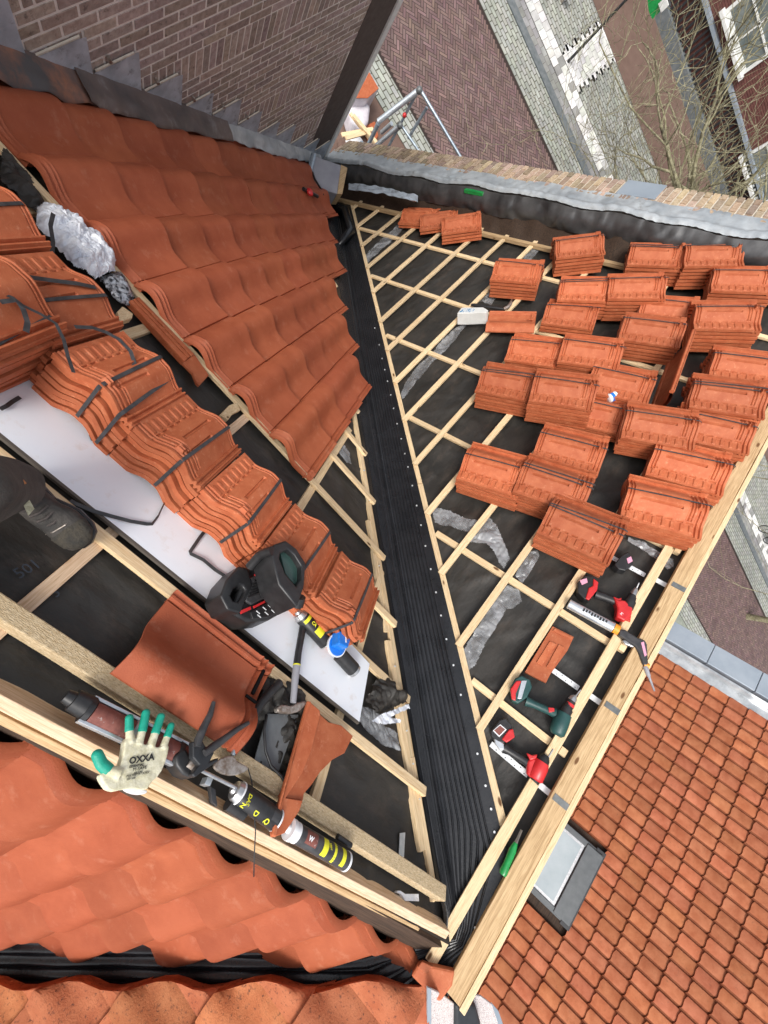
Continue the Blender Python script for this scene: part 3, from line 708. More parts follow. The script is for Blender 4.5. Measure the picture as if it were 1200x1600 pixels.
# ---- rear slope of the main roof
rear = thing('rear_roof', 'rear roof slope at lower left with new laid tiles, just behind the ridge beam', 'roof', FB)
mb = MB(FB)
for r in range(9):
    for k in range(16):
        u0 = -.10 + .317 * k; s0 = .225 + .385 * r
        if u0 + .12 < .64 * (s0 + .40) - .73: continue
        laid(mb, u0, s0 + random.uniform(-.004, .004), w=.35, l=.46, top=(r == 0), rise=.036, hs=1.15, n0=.006, pf=prof_wide)
mb.build('tile_covering', M['tile'], rear, smooth=38, recalc=False)
MB(FB).box(-.1, 5, .05, 5, -.08, -.05).build('underlay', M['membrane'], rear)
beam(FB, (.05, .17), (5, .17), .16, -.06, .015, 'batten', M['subwood'], rear)

# ---- old wing roof behind the junction
old = thing('old_wing_roof', 'old weathered orange clay tile roof along the bottom edge of the photo', 'roof', FR)
def prof_old(a): return .045 * math.sin(min(1, a / .62) * math.pi) ** 1.3 + .004 - (.010 if a > .9 else 0)
mb = MB(FR); mb.cols = []
for r in range(13):
    for k in range(14):
        s0 = .03 + .355 * r; u1 = -.14 - .30 * k
        # valley edge: u = -(s + .12)/1.10
        if u1 - .30 > -(s0 + .2) / 1.075: continue
        cl = lambda u, s: min(u, -(s + .165 + .03 * math.sin(s * 17)) / 1.075)
        f0 = len(mb.f)
        j = random.uniform(-.004, .004)
        mb.slab(14, 8, lambda a, b: (cl(u1 - .325 + .325 * a, s0 + j + .41 * b), s0 + j + .41 * b, .03 + prof_old(a) + .035 * b + .003 * noise.noise(V((a * 3 + k, b * 3 + r, 0)))), .016)
        v = random.uniform(.82, 1.12); mb.cols += [(v, v * random.uniform(.9, 1.05), v)] * (len(mb.f) - f0)
mb.build('tile_covering', M['oldtile'], old, smooth=45, recalc=False)
MB(FR).box(-4.6, -.2, .0, 5, -.09, -.06).build('boarding', M['subwood'], old)

# ---- neighbour's roof on the right
nr = thing('neighbour_roof', 'neighbour\'s lower roof of small weathered orange pantiles at lower right', 'roof', FN)
mb = MB(FN); mb.cols = []
def pn(a):
    if a < .2: return .016 - .020 * math.sin(a / .2 * math.pi)
    return .016 + .013 * math.sin((a - .2) / .8 * math.pi) ** .6
NA = [0, .08, .20, .27, .4, .57, .74, .88, 1]
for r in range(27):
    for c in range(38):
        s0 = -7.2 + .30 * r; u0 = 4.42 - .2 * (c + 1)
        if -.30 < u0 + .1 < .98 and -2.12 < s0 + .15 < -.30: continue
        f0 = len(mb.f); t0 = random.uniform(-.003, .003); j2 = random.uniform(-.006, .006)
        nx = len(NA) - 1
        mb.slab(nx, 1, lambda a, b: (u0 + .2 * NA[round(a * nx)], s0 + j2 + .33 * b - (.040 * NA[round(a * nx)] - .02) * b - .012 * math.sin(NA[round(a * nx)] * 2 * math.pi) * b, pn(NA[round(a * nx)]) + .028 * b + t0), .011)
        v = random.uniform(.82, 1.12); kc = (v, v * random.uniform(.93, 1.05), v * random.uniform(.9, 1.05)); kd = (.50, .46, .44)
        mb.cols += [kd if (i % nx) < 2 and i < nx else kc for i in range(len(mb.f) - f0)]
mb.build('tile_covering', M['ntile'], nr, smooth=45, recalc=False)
MB(FN).box(-4, 4.4, -7.6, 1.2, -.06, -.03).build('deck', M['subwood'], nr)
MB(FN).grid(6, 60, lambda a, b: (4.40 + .26 * a, -7.5 + 9 * b, .02 + .012 * noise.noise(V((a * 4, b * 60, 2))) + (.10 if a > .8 else 0))).build('verge_flashing', M['leadcap'], nr, smooth=60)
for i in range(12):
    MB(FN).box(4.72, 5.13, -7.6 + .78 * i, -7.6 + .78 * i + .772, -.2, .13 + .002 * (i % 2)).build('coping_slab', M['zinc'], nr, bevel=.01)
MB(FN).box(4.76, 5.08, -7.5, 1.8, -.9, -.2).build('gable_wall', M['facade'], nr)
nb = MB(); nb.box(-4, 5.0, -20, -4.62, GZ, -5.2); nb.build('wall', M['facade'], nr)
sk = thing('roof_window', 'grey framed roof window with pale glass in the neighbour\'s pantile roof', 'roof window', FN @ Matrix.Translation((.35, -1.3, 0)))
MB(FN).box(-.23, .93, -2.02, -.4, -.02, .055).build('frame', M['frame'], sk, bevel=.008)
MB(FN).box(-.20, .90, -2.06, -1.80, .055, .095).build('top_casing', M['frame'], sk, bevel=.01)
MB(FN).box(-.26, .96, -2.09, -1.94, .03, .06).build('cover_flashing', M['dark'], sk, bevel=.008)
MB(FN).box(-.14, .84, -1.79, -.46, .056, .064).build('inner_frame', M['steel'], sk, bevel=.003)
MB(FN).box(-.10, .80, -1.75, -.5, .065, .069).build('glass', M['glass'], sk)
MB(FN).box(-.225, -.14, -1.80, -.42, .056, .085).build('side_cover', M['frame'], sk, bevel=.006)
MB(FN).box(.84, .925, -1.80, -.42, .056, .085).build('side_cover', M['frame'], sk, bevel=.006)

# ================================================================== VALLEY LINING
vl = thing('valley_lining', 'black ribbed rubber lining filling the valley between the two slopes', 'valley gutter')
def valley():
    NX, NY = 330, 90
    def fn(a, b):
        x = -.22 + 5.95 * b
        y = (x / math.cos(B) + .21) / 1.655; pa = V((x, y, -x * math.tan(B))) + V((math.sin(B), 0, math.cos(B))) * -.018
        s = max(1.14 * x - .465, -.05); pb = V((x, s * math.cos(A), -s * math.sin(A))) + V((0, math.sin(A), math.cos(A))) * -.026
        if x < .10: pa = V((x, y + .0, -abs(x) * math.tan(B) - .02)); 
        xx = max(x, -.3); pc = V((x, .7205 * abs(x), -.8326 * abs(x))) + V((0, 0, -.055))
        if a < .5: t = a / .5; q = pa.lerp(pc, t)
        else: t = (1 - a) / .5; q = pb.lerp(pc, t)
        # rounded bottom
        if .4 < a < .6: k = (1 - abs(a - .5) / .1); q += V((0, 0, .035 * k * k))
        e = min(a, 1 - a)
        rib = 0
        if e > .11:
            ph = a * 46 + .12 * math.sin(b * 6)
            rib = .0055 * max(0, math.sin(ph * math.pi)) ** 2
        nrm = V((.45, 0, .75)) if a < .5 else V((0, .6, .7))
        big = .009 * math.sin(a * 13 + 1.2 * math.sin(b * 6)) * math.sin(math.pi * a) + .007 * noise.noise(V((a * 5, b * 14, 0)))
        return tuple(q + nrm * (rib + big))
    MB().grid(NX, NY, fn).build('ribbed_sheet', M['rubber'], vl, smooth=180, recalc=False)
    nl = crop(550, 700, 4, [(330, 35), (350, 118), (377, 235), (404, 360), (431, 482), (459, 612), (492, 757), (525, 902), (556, 1047), (590, 1195), (634, 1357), (680, 1543)]) + \
         crop(380, 480, 4, [(822, 130), (850, 235), (868, 320), (885, 390), (902, 462), (922, 548), (940, 632), (962, 728), (988, 822)]) + \
         crop(700, 850, 3, [(138, 983), (176, 1133)]) + crop(700, 1200, 3, [(202, 192), (218, 300), (128, 750)])
    for x, y in nl:
        q = at(FR, x, y, -.018)
        m4 = FR.copy(); m4.translation = q; MB(m4).tube([(0, 0, -.004), (0, 0, .003)], .0062, k=10).build('nail', M['nail'], vl, frame=m4)
    for x, y in crop(380, 480, 4, [(640, 210), (658, 405), (697, 653), (792, 1205), (755, 1020)]) + crop(550, 700, 4, [(78, 140), (110, 327), (170, 735), (270, 1365)]) + crop(300, 1000, 3, [(950, 122), (1007, 425), (1037, 580), (1068, 745)]):
        q = at(FL, x, y, -.012); m4 = FL.copy(); m4.translation = q; MB(m4).tube([(0, 0, -.004), (0, 0, .003)], .0045, k=10).build('nail', M['nail'], vl, frame=m4)
    # folds of the lining at its foot and over the junction
    MB().tube([at(FR, x, y, .03) for x, y in ((512, 318), (540, 330), (548, 362), (520, 392), (512, 372))], [.05, .06, .06, .05, .03], k=10).build('fold', M['rubber'], vl, smooth=180)
valley()
# rear valley, also lined
vr = thing('rear_valley_lining', 'dark ribbed lining in the rear valley between new tiles and old tiles', 'valley gutter')
def rvalley():
    def fn(a, b):
        x = .12 - 5.2 * b
        L = abs(x)
        pc = V((x, .7205 * L, -.8326 * L - .07))
        pa = V((x, .7205 * L + .42, -(L) * math.tan(G) - .06)); 
        s = max(1.10 * L - .50, -.03); pb = V((x, s * math.cos(A), -s * math.sin(A))) + V((0, math.sin(A), math.cos(A))) * -.05
        q = pa.lerp(pc, a / .5) if a < .5 else pb.lerp(pc, (1 - a) / .5)
        return tuple(q + V((0, 0, .006 * math.sin(a * 60 * math.pi / 2) + .01 * noise.noise(V((a * 4, b * 20, 5))))))
    MB().grid(110, 40, fn).build('ribbed_sheet', M['rubber'], vr, smooth=180, recalc=False)
rvalley()

# ================================================================== FRONT COPING
gp = thing('gable_coping', 'brick and lead covered coping rising along the street gable', 'coping', FR @ Matrix.Translation((5.85, 2, 0)))
def coping():
    def nz(s, k=0): return noise.noise(V((s * 2.3, k, 1.7)))
    S0, S1 = -.2, 6.35
    def up(a, b):      # dark upstand, slumped lead
        s = S0 + (S1 - S0) * b; n = -.06 + .39 * a
        n = .13 + .21 * a
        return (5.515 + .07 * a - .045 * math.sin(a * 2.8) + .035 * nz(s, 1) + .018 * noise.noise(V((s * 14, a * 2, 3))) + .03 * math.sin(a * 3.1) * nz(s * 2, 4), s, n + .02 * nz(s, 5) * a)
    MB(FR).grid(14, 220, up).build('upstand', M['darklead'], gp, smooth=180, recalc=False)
    def capf(a, b):
        s = S0 + (S1 - S0) * b; w0 = .335 + .04 * nz(s * 1.2, 9)
        u = 5.575 + .03 * nz(s, 1) + w0 * a
        return (u, s, .352 + .03 * nz(s, 5) * (1 - a) + .030 * math.sin(min(1, a * 3) * math.pi) + .012 * noise.noise(V((s * 20, a * 3, 8))))
    MB(FR).grid(14, 220, capf).build('lead_capping', M['leadcap'], gp, smooth=180, recalc=False)
    MB(FR).box(5.70, 6.21, S0, S1, -.2, .338).build('core', M['copmortar'], gp)
    mb = MB(FR); mb.cols = []
    s = S0
    while s < S1:
        for (a_, b_) in (((5.86, 6.03), (6.045, 6.22)) if int(s * 14) % 2 else ((5.86, 5.94), (5.955, 6.12), (6.135, 6.22))):
            f0 = len(mb.f); mb.box(a_, b_, s, s + .056, .33, .347 + random.uniform(0, .006)); v = random.uniform(.5, 1.1); mb.cols += [(v, v * random.uniform(.88, 1), v * random.uniform(.8, 1))] * (len(mb.f) - f0)
        s += .072
    mb.build('coping_bricks', M['coping'], gp, bevel=.002)
    MB(FR).box(5.93, 6.22, 1.75, 2.15, .345, .36).build('patch_slab', M['zinc'], gp, bevel=.004)
    # rotten wall plate at its foot
    MB(FR).grid(6, 160, lambda a, b: (5.40 + .14 * a + .03 * noise.noise(V((b * 40, a, 6))), S0 + (S1 - S0) * b, -.03 + .20 * a ** 1.5 + .03 * noise.noise(V((b * 60, a * 3, 2))))).build('wall_plate', M['subwood'], gp, smooth=60, recalc=False)
    beam(FR, (5.36, -.1), (5.36, 6.1), .05, -.03, .01, 'edge_batten', M['plank'], gp)
    # green tape and white tag
    q = loc(FR, 743, 298, .32); MB(FR).box(q.x - .05, q.x - .0, q.y - .13, q.y + .13, .30, .335).build('green_tape', M['green'], gp)
    q = loc(FR, 748, 309, .2); MB(FR).box(q.x - .03, q.x + .01, q.y - .07, q.y + .05, .17, .24).build('white_tag', M['white'], gp)
coping()
sh = thing('loose_lead_sheet', 'crumpled loose grey sheet lying at the foot of the coping by the hopper', 'sheet', placed(FR, 600, 298))
def lsh(a, b):
    p = V(loc(FR, 545 + 108 * a, 286 + 20 * a - 3 * math.sin(a * 3.1) + 13 * b, .24)); return (p.x, p.y, .24 + .03 * noise.noise(V((a * 9, b * 4, 2))) + .02 * b)
MB(FR).grid(50, 12, lsh).build('sheet', M['lead'], sh, smooth=180, recalc=False)

# ================================================================== NEIGHBOUR'S BRICK WALL AND FLASHING
nw = thing('neighbour_wall', 'tall purple brown brick party wall at upper left with soldier courses', 'wall', Matrix.Translation((3, 4.4, GZ)))
def nwall():
    MB().box(-2.5, 5.1, 4.412, 4.7, GZ, 1.2).build('mortar_bed', M['mortar'], nw)
    MB().box(5.1, 5.60, 4.405, 4.7, GZ, 1.2).build('rendered_corner', M['render'], nw)
    MB().box(5.60, 5.70, 4.385, 4.72, GZ, 1.2).build('white_corner_trim', M['white'], nw, bevel=.005)
    mb = MB(); mb.cols = []
    zb = -5.2; row = 0
    bands = (-4.55, -3.70, -2.86, -1.98, -1.12, -.26, .6)
    def br(x0, x1, z0, z1):
        if z1 < -x0 * math.tan(B) - .1 or x1 < .05: return
        f0 = len(mb.f); x1 = min(x1, 5.1); 
        if x1 - x0 < .02: return
        mb.box(x0, x1, 4.4075 + random.uniform(0, .002), 4.4135, z0, z1); v = random.uniform(.78, 1.18)
        mb.cols += [(v, v * random.uniform(.94, 1.02), v * random.uniform(.9, 1.03))] * (len(mb.f) - f0)
    z = zb
    while z < 1.1:
        bnd = [b for b in bands if b <= z + .02 < b + .2]
        if bnd:
            x = 0
            while x < 5.1: br(x, x + .050, z, z + .198); x += .066
            z += .2115; row += 1; continue
        x = -.2 + (row % 2) * .115
        while x < 5.1: br(x, x + .205, z, z + .050); x += .222
        z += .066; row += 1
    mb.build('brick_face', M['brick'], nw, recalc=False)
    # stepped lead soakers
    tB = math.tan(B); x = .05; i = 0
    while x < 5.25:
        w_ = .345 + .01 * math.sin(i * 3); zt = -(x + w_) * tB + .46 + .03 * math.sin(i * 2.2)
        def fs(a, b, x=x, w_=w_, zt=zt):
            X = x + .006 + (w_ - .004) * a; zl = -X * tB - .02
            return (X, 4.392 - .012 * (1 - b) ** 3 - .006 * noise.noise(V((X * 8, b * 5, 2))) - (.004 if a > .9 else 0) - .0015 * (i % 2), zl + (zt - zl) * b)
        MB().grid(8, 8, fs).build('stepped_flashing', M['lead'], nw, smooth=180, recalc=False)
        MB().box(x + .03, x + w_ - .03, 4.393, 4.402, zt - .002, zt + .008).build('mortar_fillet', M['copmortar'], nw)
        if i in (6, 7, 8, 9, 10): MB().tube([(x + w_ * .35, 4.37, zt + .05), (x + w_ * .38, 4.40, zt + .05)], .012, k=6).build('wall_anchor', M['rust'], nw)
        x += w_; i += 1
nwall()
ap = thing('lead_apron', 'rust stained lead apron lapping over the tiles beside the brick wall', 'flashing', FL @ Matrix.Translation((-4.3, 3, 0)))
def apron(s0, s1, wd, m, name, seed, n0=.07):
    def fn(a, b):
        s = s0 + (s1 - s0) * b; wv = noise.noise(V((s * 2.4, seed, 0))); w_ = wd * (1 + .35 * wv) * (1 - .35 * abs(b - .4))
        return (-4.40 + w_ * a, s, n0 + .08 * (1 - a) ** 2 + .03 * math.sin(a * 3) + .03 * noise.noise(V((s * 7, a * 2, seed))) * a)
    MB(FL).slab(12, 60, fn, .004).build(name, M[m], ap, smooth=60, recalc=False)
apron(.2, 2.62, .17, 'rustlead', 'upper_sheet', 1)
apron(2.5, 4.25, .17, 'brownlead', 'middle_sheet', 2, .085)
apron(4.15, 7.0, .13, 'leadcap', 'lower_sheet', 3)

# ================================================================== STRAPPED BUNDLES OF TILES
def prof_st(t):
    def ss(x): x = max(0, min(1, x)); return x * x * (3 - 2 * x)
    if t < .5: return .064 * ss((t - .18) / .32)
    if t < .6: return .064
    return .064 * (1 - ss((t - .6) / .3)) - .003 * (t > .9)
def relief(t, q):
    h = 0
    if .05 < t < .19 and .06 < q < .94: h += .0028 if math.sin(q * 9 * 2 * math.pi) > .1 else 0
    if abs(t - .235) < .013 and (q * 8) % 1 < .62 and .06 < q < .94: h -= .005
    if abs(t - .43) < .016 and .30 < q < .82: h -= .007
    if abs(t - .60) < .015 and .14 < q < .64: h -= .006
    if t < .86 and (abs(q - .045) < .011 or abs(q - .095) < .011): h -= .005
    if .2 < t < .88 and (abs(q - .92) < .010 or abs(q - .965) < .010): h -= .005
    if .28 < t < .80 and (abs(q - .165) < .008 or abs(q - .205) < .008): h -= .004
    if .885 < t < .915 or .945 < t < .975: h += .009
    if .07 < q < .13 and .46 < t < .55: h += .011
    if .86 < t and (q < .10): h += .004
    return h
TW, TL, PITCH, TH = .37, .47, .034, .022
def stack_mesh(hi, wd, ln):
    mb = MB(); kk = 1.0 if wd > .36 else .74; TH = .022 if wd > .36 else .0245; rk = 2.3 if wd > .36 else 1.4
    if hi: mb.slab(64, 76, lambda a, b: (wd * a, -ln + ln * b, TH + kk * prof_st(a) + rk * relief(a, b)), TH)
    else: mb.slab(20, 2, lambda a, b: (wd * a, -ln + ln * b, TH + kk * prof_st(a)), TH)
    o = mb.build('roof_tile', M['stack'], None, recalc=False, smooth=30); me = o.data
    bpy.data.objects.remove(o); return me
MESH = {}
def bundle(F, u, s, ang, n, n0, label, wd=TW, ln=TL, strap=(.56,), rnd=random, group='strapped bundles of roof tiles', jit=.004, name='tile_bundle', slip=0):
    key = (wd, ln)
    if key not in MESH: MESH[key] = (stack_mesh(True, wd, ln), stack_mesh(False, wd, ln))
    X = F @ Matrix.Translation((u, s, n0)) @ Matrix.Rotation(ang, 4, 'Z')
    t = thing(name, label, 'tile bundle' if n > 1 else 'roof tile', X, group)
    for i in range(n):
        o = bpy.data.objects.new('roof_tile', MESH[key][0 if i == n - 1 else 1]); C.objects.link(o); o.parent = t
        jx, jy = (rnd.uniform(-jit, jit), rnd.uniform(-jit, jit) * 1.6) if i else (0, 0)
        if rnd.random() < .1 and wd > .36: jy += rnd.uniform(-.015, .015)
        o.matrix_local = Matrix.Translation((jx + slip * i, jy, i * PITCH)) @ Matrix.Rotation(rnd.uniform(-.014, .014), 4, 'Z')
    H = (n - 1) * PITCH + TH
    for k, tt in enumerate(strap):
        x = wd * tt; z = H + prof_st(tt) * (1 if wd > .36 else .74) + .004; dx = rnd.uniform(-.02, .02)
        path = [(x + dx, .006, .01 + prof_st(tt)), (x + dx, .008, z - .01), (x + dx, -.004, z), (x, -ln * .5, z + .003), (x - dx, -ln + .004, z), (x - dx, -ln - .014, z - .010), (x - dx, -ln - .013, .01 + prof_st(tt))]
        mb = MB(X); vs = []; 
        sw = .007 if wd < .36 else .0045
        for p in path: vs += [(p[0] - sw, p[1], p[2]), (p[0] + sw, p[1], p[2])]
        mb.add(vs, [(2 * i, 2 * i + 1, 2 * i + 3, 2 * i + 2) for i in range(len(path) - 1)])
        mb.add([(v[0], v[1] , v[2] + .0015) for v in vs], [(2 * i, 2 * i + 1, 2 * i + 3, 2 * i + 2) for i in range(len(path) - 1)])
        mb.build('strap', M['strap'], t, recalc=False)
    return t
def bpx(F, p, q, n, n0, label, anchor='L', ang=None, **k):
    h = n0 + n * PITCH
    a = loc(F, *p, h)
    if q is not None:
        b = loc(F, *q, h); ang = math.atan2(b.x - a.x, a.y - b.y)
    if anchor == 'R':
        a = V((a.x - TL * math.sin(ang), a.y + TL * math.cos(ang), 0))
    return bundle(FR, a.x, a.y, ang, n, n0, label, **k)
D = math.radians
RB = [
 ((712, 746), (800, 774), 6, 0, 'tile bundle nearest the valley lining, left half of the lowest left pair'),
 ((801, 767), (912, 805), 7, 0, 'tall tile bundle touching the right end of the one nearest the valley lining'),
 ((829, 714), (932, 742), 6, 0, 'single tile bundle just above the lowest left pair, black membrane between them'),
 ((742, 610), (824, 625), 6, 0, 'left bundle of the middle pair, overhanging bare battens above the curved foil'),
 ((825, 625), (926, 640), 7, .05, 'right bundle of the middle pair, resting on a lower bundle'),
 ((789, 560), (869, 572), 5, 0, 'left bundle of the pair under the lone flat tile'),
 ((872, 564), (967, 577), 7, 0, 'tall right bundle of the pair under the lone flat tile'),
 ((965, 528), (1055, 540), 6, 0, 'tile bundle directly above the tile standing on edge'),
 ((870, 402), (942, 394), 6, 0, 'isolated tile bundle standing close under the lead coping'),
 ((766, 435), (837, 440), 6, 0, 'isolated tile bundle amid bare battens, above the white and blue box'),
 ((980, 412), (1070, 415), 6, 0, 'left bundle of the highest right pair under the coping'),
 ((1070, 414), (1170, 412), 7, 0, 'tallest tile bundle of the highest right pair, against the coping'),
 ((1112, 452), (1215, 456), 6, -.0, 'tile bundle cut by the right frame edge just below the highest right pair'),
 ((870, 467), (950, 469), 6, 0, 'left bundle of the second pair below the isolated bundle at the coping'),
 ((951, 465), (1050, 465), 7, 0, 'right bundle of the second pair, below the highest right pair'),
 ((1087, 512), (1210, 515), 7, 0, 'wide tile bundle with pale double strap at the right frame edge'),
 ((1108, 587), (1230, 605), 6, 0, 'uppermost flat bundle of the column beside the ridge plank'),
 ((1077, 635), (1200, 654), 6, 0, 'second bundle down in the column beside the ridge plank'),
 ((970, 681), (1096, 702), 6, .02, 'large bundle straddling the column beside the ridge plank, nothing on top'),
 ((1010, 740), (1137, 775), 5, 0, 'low bundle second from the bottom beside the ridge plank'),
 ((971, 807), (1100, 840), 6, 0, 'lowest tile bundle beside the ridge plank, above the bare white bracket'),
 ((838, 830), (950, 880), 7, 0, 'tile bundle just above the red and black drills, battery beside it'),
]
for p, q, n, n0, lb in RB:
    bpx(FR, p, q, n, n0, lb, strap=(.55,) if random.random() < .6 else (.52, .6))
RB2 = [
 ((975, 680), 3, 0, 13, 'low bundle half hidden beneath the right bundle of the middle pair'),
 ((927, 513), 3, 0, 16, 'low bundle peeping out behind the pair under the lone flat tile'),
 ((1012, 630), 5, 0, 12, 'bundle wedged between a tall pair and the tile standing on edge'),
 ((1090, 506), 4, 0, 18, 'low bundle tucked behind the wide bundle with pale double strap'),
 ((1172, 708), 4, 0, 14, 'bundle partly covered by the large straddling one beside the ridge plank'),
]
for p, n, n0, an, lb in RB2: bpx(FR, p, None, n, n0, lb, anchor='R', ang=D(an))
bpx(FR, (690, 364), (741, 357), 4, 0, 'small stack of loose tiles under the coping, rightmost of the three', strap=())
bpx(FR, (656, 358), (702, 352), 2, .02, 'pair of loose tiles slipping between two others under the coping', strap=(), ang=None)
bpx(FR, (622, 347), (668, 349), 2, 0, 'flat pair of loose tiles under the coping, nearest the valley', strap=())

# row of bundles on the main roof
LW, LLn = .33, .345
LB = [(-1.625, 1.135, 7, 'last bundle of the left row, right behind the blue lid and cans'),
      (-1.975, 1.125, 7, 'bundle of the left row hidden partly by the black radio'),
      (-2.315, 1.135, 7, 'left row bundle just above and left of the black radio'),
      (-2.655, 1.13, 7, 'left row bundle by the notched wood block, middle of the row'),
      (-2.985, 1.13, 7, 'left row bundle bound by two crossing straps'),
      (-3.33, 1.15, 7, 'left row bundle with a loose strap end curling over it'),
      (-3.68, 1.17, 7, 'left row bundle beside the crumpled silver bag'),
      (-4.03, 1.19, 7, 'uppermost left row bundle at the frame edge under the silver bag')]
for i, (u, s, n, lb) in enumerate(LB):
    bundle(FL, u, s, D(-3 + i * .5), n, .004, lb, wd=LW, ln=LLn, strap=(.62,) if i != 4 else (.50, .78), jit=.005)
# front bundle that stands nearest the photographer at the left edge
q = loc(FL, 103, 566, .30)
bundle(FL, q.x - .50, q.y + .10, D(4), 8, .02, 'tall bundle cut by the left frame edge beside the white board', wd=.40, ln=.34, strap=(.9,), jit=.006)
bundle(FL, -3.62, .80, D(2), 6, .01, 'bundle at the left frame edge with a black strap hanging over it', wd=.36, ln=.36, strap=(.4,), jit=.006)

def loose_tile(F, u, s, ang, n0, label, w=.36, l=.47, tilt=0, m='tile', hs=1, rise=.0, group=None, top=True):
    X = F @ Matrix.Translation((u, s, n0)) @ Matrix.Rotation(ang, 4, 'Z') @ Matrix.Rotation(tilt, 4, 'X')
    t = thing('loose_tile', label, 'roof tile', X, group)
    mb = MB(X); laid(mb, 0, 0, w=w, l=l, top=top, hs=hs, rise=rise, c=1.0); o = mb.build('tile_body', M[m], t, smooth=38, recalc=False)
    mb = MB(X)
    for k in range(3): mb.box(w * .22 + k * .05, w * .22 + k * .05 + .012, .02, .075, .030, .038)
    mb.box(w * .6, w * .9, .03, .045, .0, .012); mb.build('locking_ribs', M[m], t, bevel=.002)
    return t
loose_tile(FL, -1.60, .125, D(90), .034, 'big smooth clay tile lying across the battens behind the glove', w=.365, l=.53, hs=1.35)
q = loc(FR, 838, 520, .04); 
loose_tile(FR, q.x - .01, q.y + .02, D(205 - 180 + 0), .02, 'lone smooth tile lying on bare battens right of the white and blue box', w=.33, l=.46, m='stack', top=False)
# tile standing on edge
t = thing('standing_tile', 'clay tile standing on its long edge among the right bundles', 'roof tile', placed(FR, 1020, 640))
def stt(a, b):
    p = loc(FR, 1016 + 34 * b, 640 - 90 * b, .10); return (p.x + .018 * math.sin(a * 5), p.y - .04 * math.sin(a * 3.0) - .05 * a, .02 + .34 * a)
mb = MB(FR); mb.grid(16, 4, stt); mb.grid(16, 4, lambda a, b: tuple(V(stt(a, b)) + V((.004, -.022, 0)))); 
mb.build('tile_body', M['stack'], t, smooth=50, recalc=False)
mb = MB(FR)
for a in (.06, .94):
    p = [V(stt(a, b)) + V((0, -.01, 0)) for b in (0, .5, 1)]; mb.tube(p, .018, k=6)
mb.build('rim', M['stack'], t, smooth=50)
# cut tile piece
t = thing('cut_tile_piece', 'small flat cut piece of ribbed tile lying between the battens by the drills', 'tile piece', placed(FR, 858, 1020))
flat(FR, crop(700, 850, 3, [(490, 385), (590, 435), (560, 500), (480, 610), (460, 650), (360, 600)]), -.045, -.015, 'tile_body', M['stack'], t, bevel=.002)
for pts in ([(500, 395), (585, 438), (578, 450), (492, 407)], [(478, 455), (510, 470), (440, 570), (415, 555)], [(520, 470), (545, 485), (490, 590), (462, 575)]):
    flat(FR, crop(700, 850, 3, pts), -.015, -.007, 'rib', M['stack'], t, bevel=.001)
# triangular cut tile
t = thing('triangular_cut_tile', 'long triangular cut tile lying across the lower battens next to the shingle hammer', 'tile piece', placed(FL, 480, 1180))
flat(FL, crop(300, 1000, 3, [(548, 285), (600, 330), (602, 350), (560, 520), (520, 620), (440, 740), (520, 752), (505, 800), (436, 905), (385, 925), (380, 910), (400, 810), (450, 640)]), .045, .066, 'tile_body', M['stack'], t, bevel=.003)
flat(FL, crop(300, 1000, 3, [(602, 350), (640, 385), (700, 400), (755, 450), (735, 490), (715, 530), (660, 560), (600, 620), (560, 680), (525, 720), (520, 752), (415, 735), (470, 640), (540, 520)]), .034, .056, 'flange', M['stack'], t, bevel=.002)
flat(FL, crop(300, 1000, 3, [(545, 285), (560, 290), (450, 650), (395, 925), (380, 915), (400, 800), (450, 640)]), .066, .078, 'raised_edge', M['stack'], t, bevel=.003)
# narrow ribbed strip pieces
t = thing('ribbed_tile_strip', 'long narrow ribbed clay strip lying below the laid tiles', 'tile piece', placed(FL, 265, 535))
flat(FL, crop(0, 300, 3, [(603, 512), (650, 492), (900, 765), (862, 795)]), -.02, .012, 'tile_body', M['stack'], t, bevel=.002)
for pts in ([(606, 510), (620, 504), (880, 780), (866, 793)], [(625, 502), (634, 498), (893, 770), (884, 777)], [(642, 495), (652, 491), (912, 760), (900, 768)]):
    flat(FL, crop(0, 300, 3, pts), .012, .024, 'rib', M['stack'], t, bevel=.002)
flat(FL, crop(0, 300, 3, [(856, 800), (912, 760), (980, 858), (935, 908), (922, 895), (905, 850)]), .0, .018, 'end_block', M['stack'], t, bevel=.003)

# ================================================================== SHEETS, BOARD, BAGS
t = thing('white_board', 'long white panel lying under the left row of bundles, straps on it', 'board', placed(FL, 350, 900))
bp_ = [(-3.6, .44), (-3.6, .96), (-1.06, .935), (-.985, .585), (-1.6, .565), (-2.5, .560), (-3.0, .555)]
P = [tuple(loc(FL, *p, .012).xy) for p in ((578, 1037), (562, 1128))]
bp_ = [(-3.9, .56), (-3.9, 1.02), (-2.0, .98), P[0], P[1]]
MB(FL).prism(bp_, .003, .010).build('panel', M['board'], t)
MB(FL).prism([(-3.9, .553), (-3.9, .565), P[1], (P[1][0], P[1][1] - .010)], -.004, .0105).build('dark_edge', M['edge'], t)
def ribbon(F, pts, n, wd, name, label, cat='strap', m='strap', twist=0, group=None):
    pts = [loc(F, x, y, n) for x, y in pts]; pts = [V((p.x, p.y, n + .004 * math.sin(i * 2))) for i, p in enumerate(pts)]
    vs = []
    for i, p in enumerate(pts):
        d = (pts[min(i + 1, len(pts) - 1)] - pts[max(i - 1, 0)]).normalized(); sd = V((-d.y, d.x, 0))
        tw = math.cos(twist * i); sd = V((sd.x * tw, sd.y * tw, math.sin(twist * i)))
        vs += [p - sd * wd / 2, p + sd * wd / 2]
    o = MB(F).add(vs, [(2 * i, 2 * i + 1, 2 * i + 3, 2 * i + 2) for i in range(len(pts) - 1)]).build(name, M[m], None, recalc=False)
    return tag(o, label, cat, group)
g_ = 'loose packing straps'
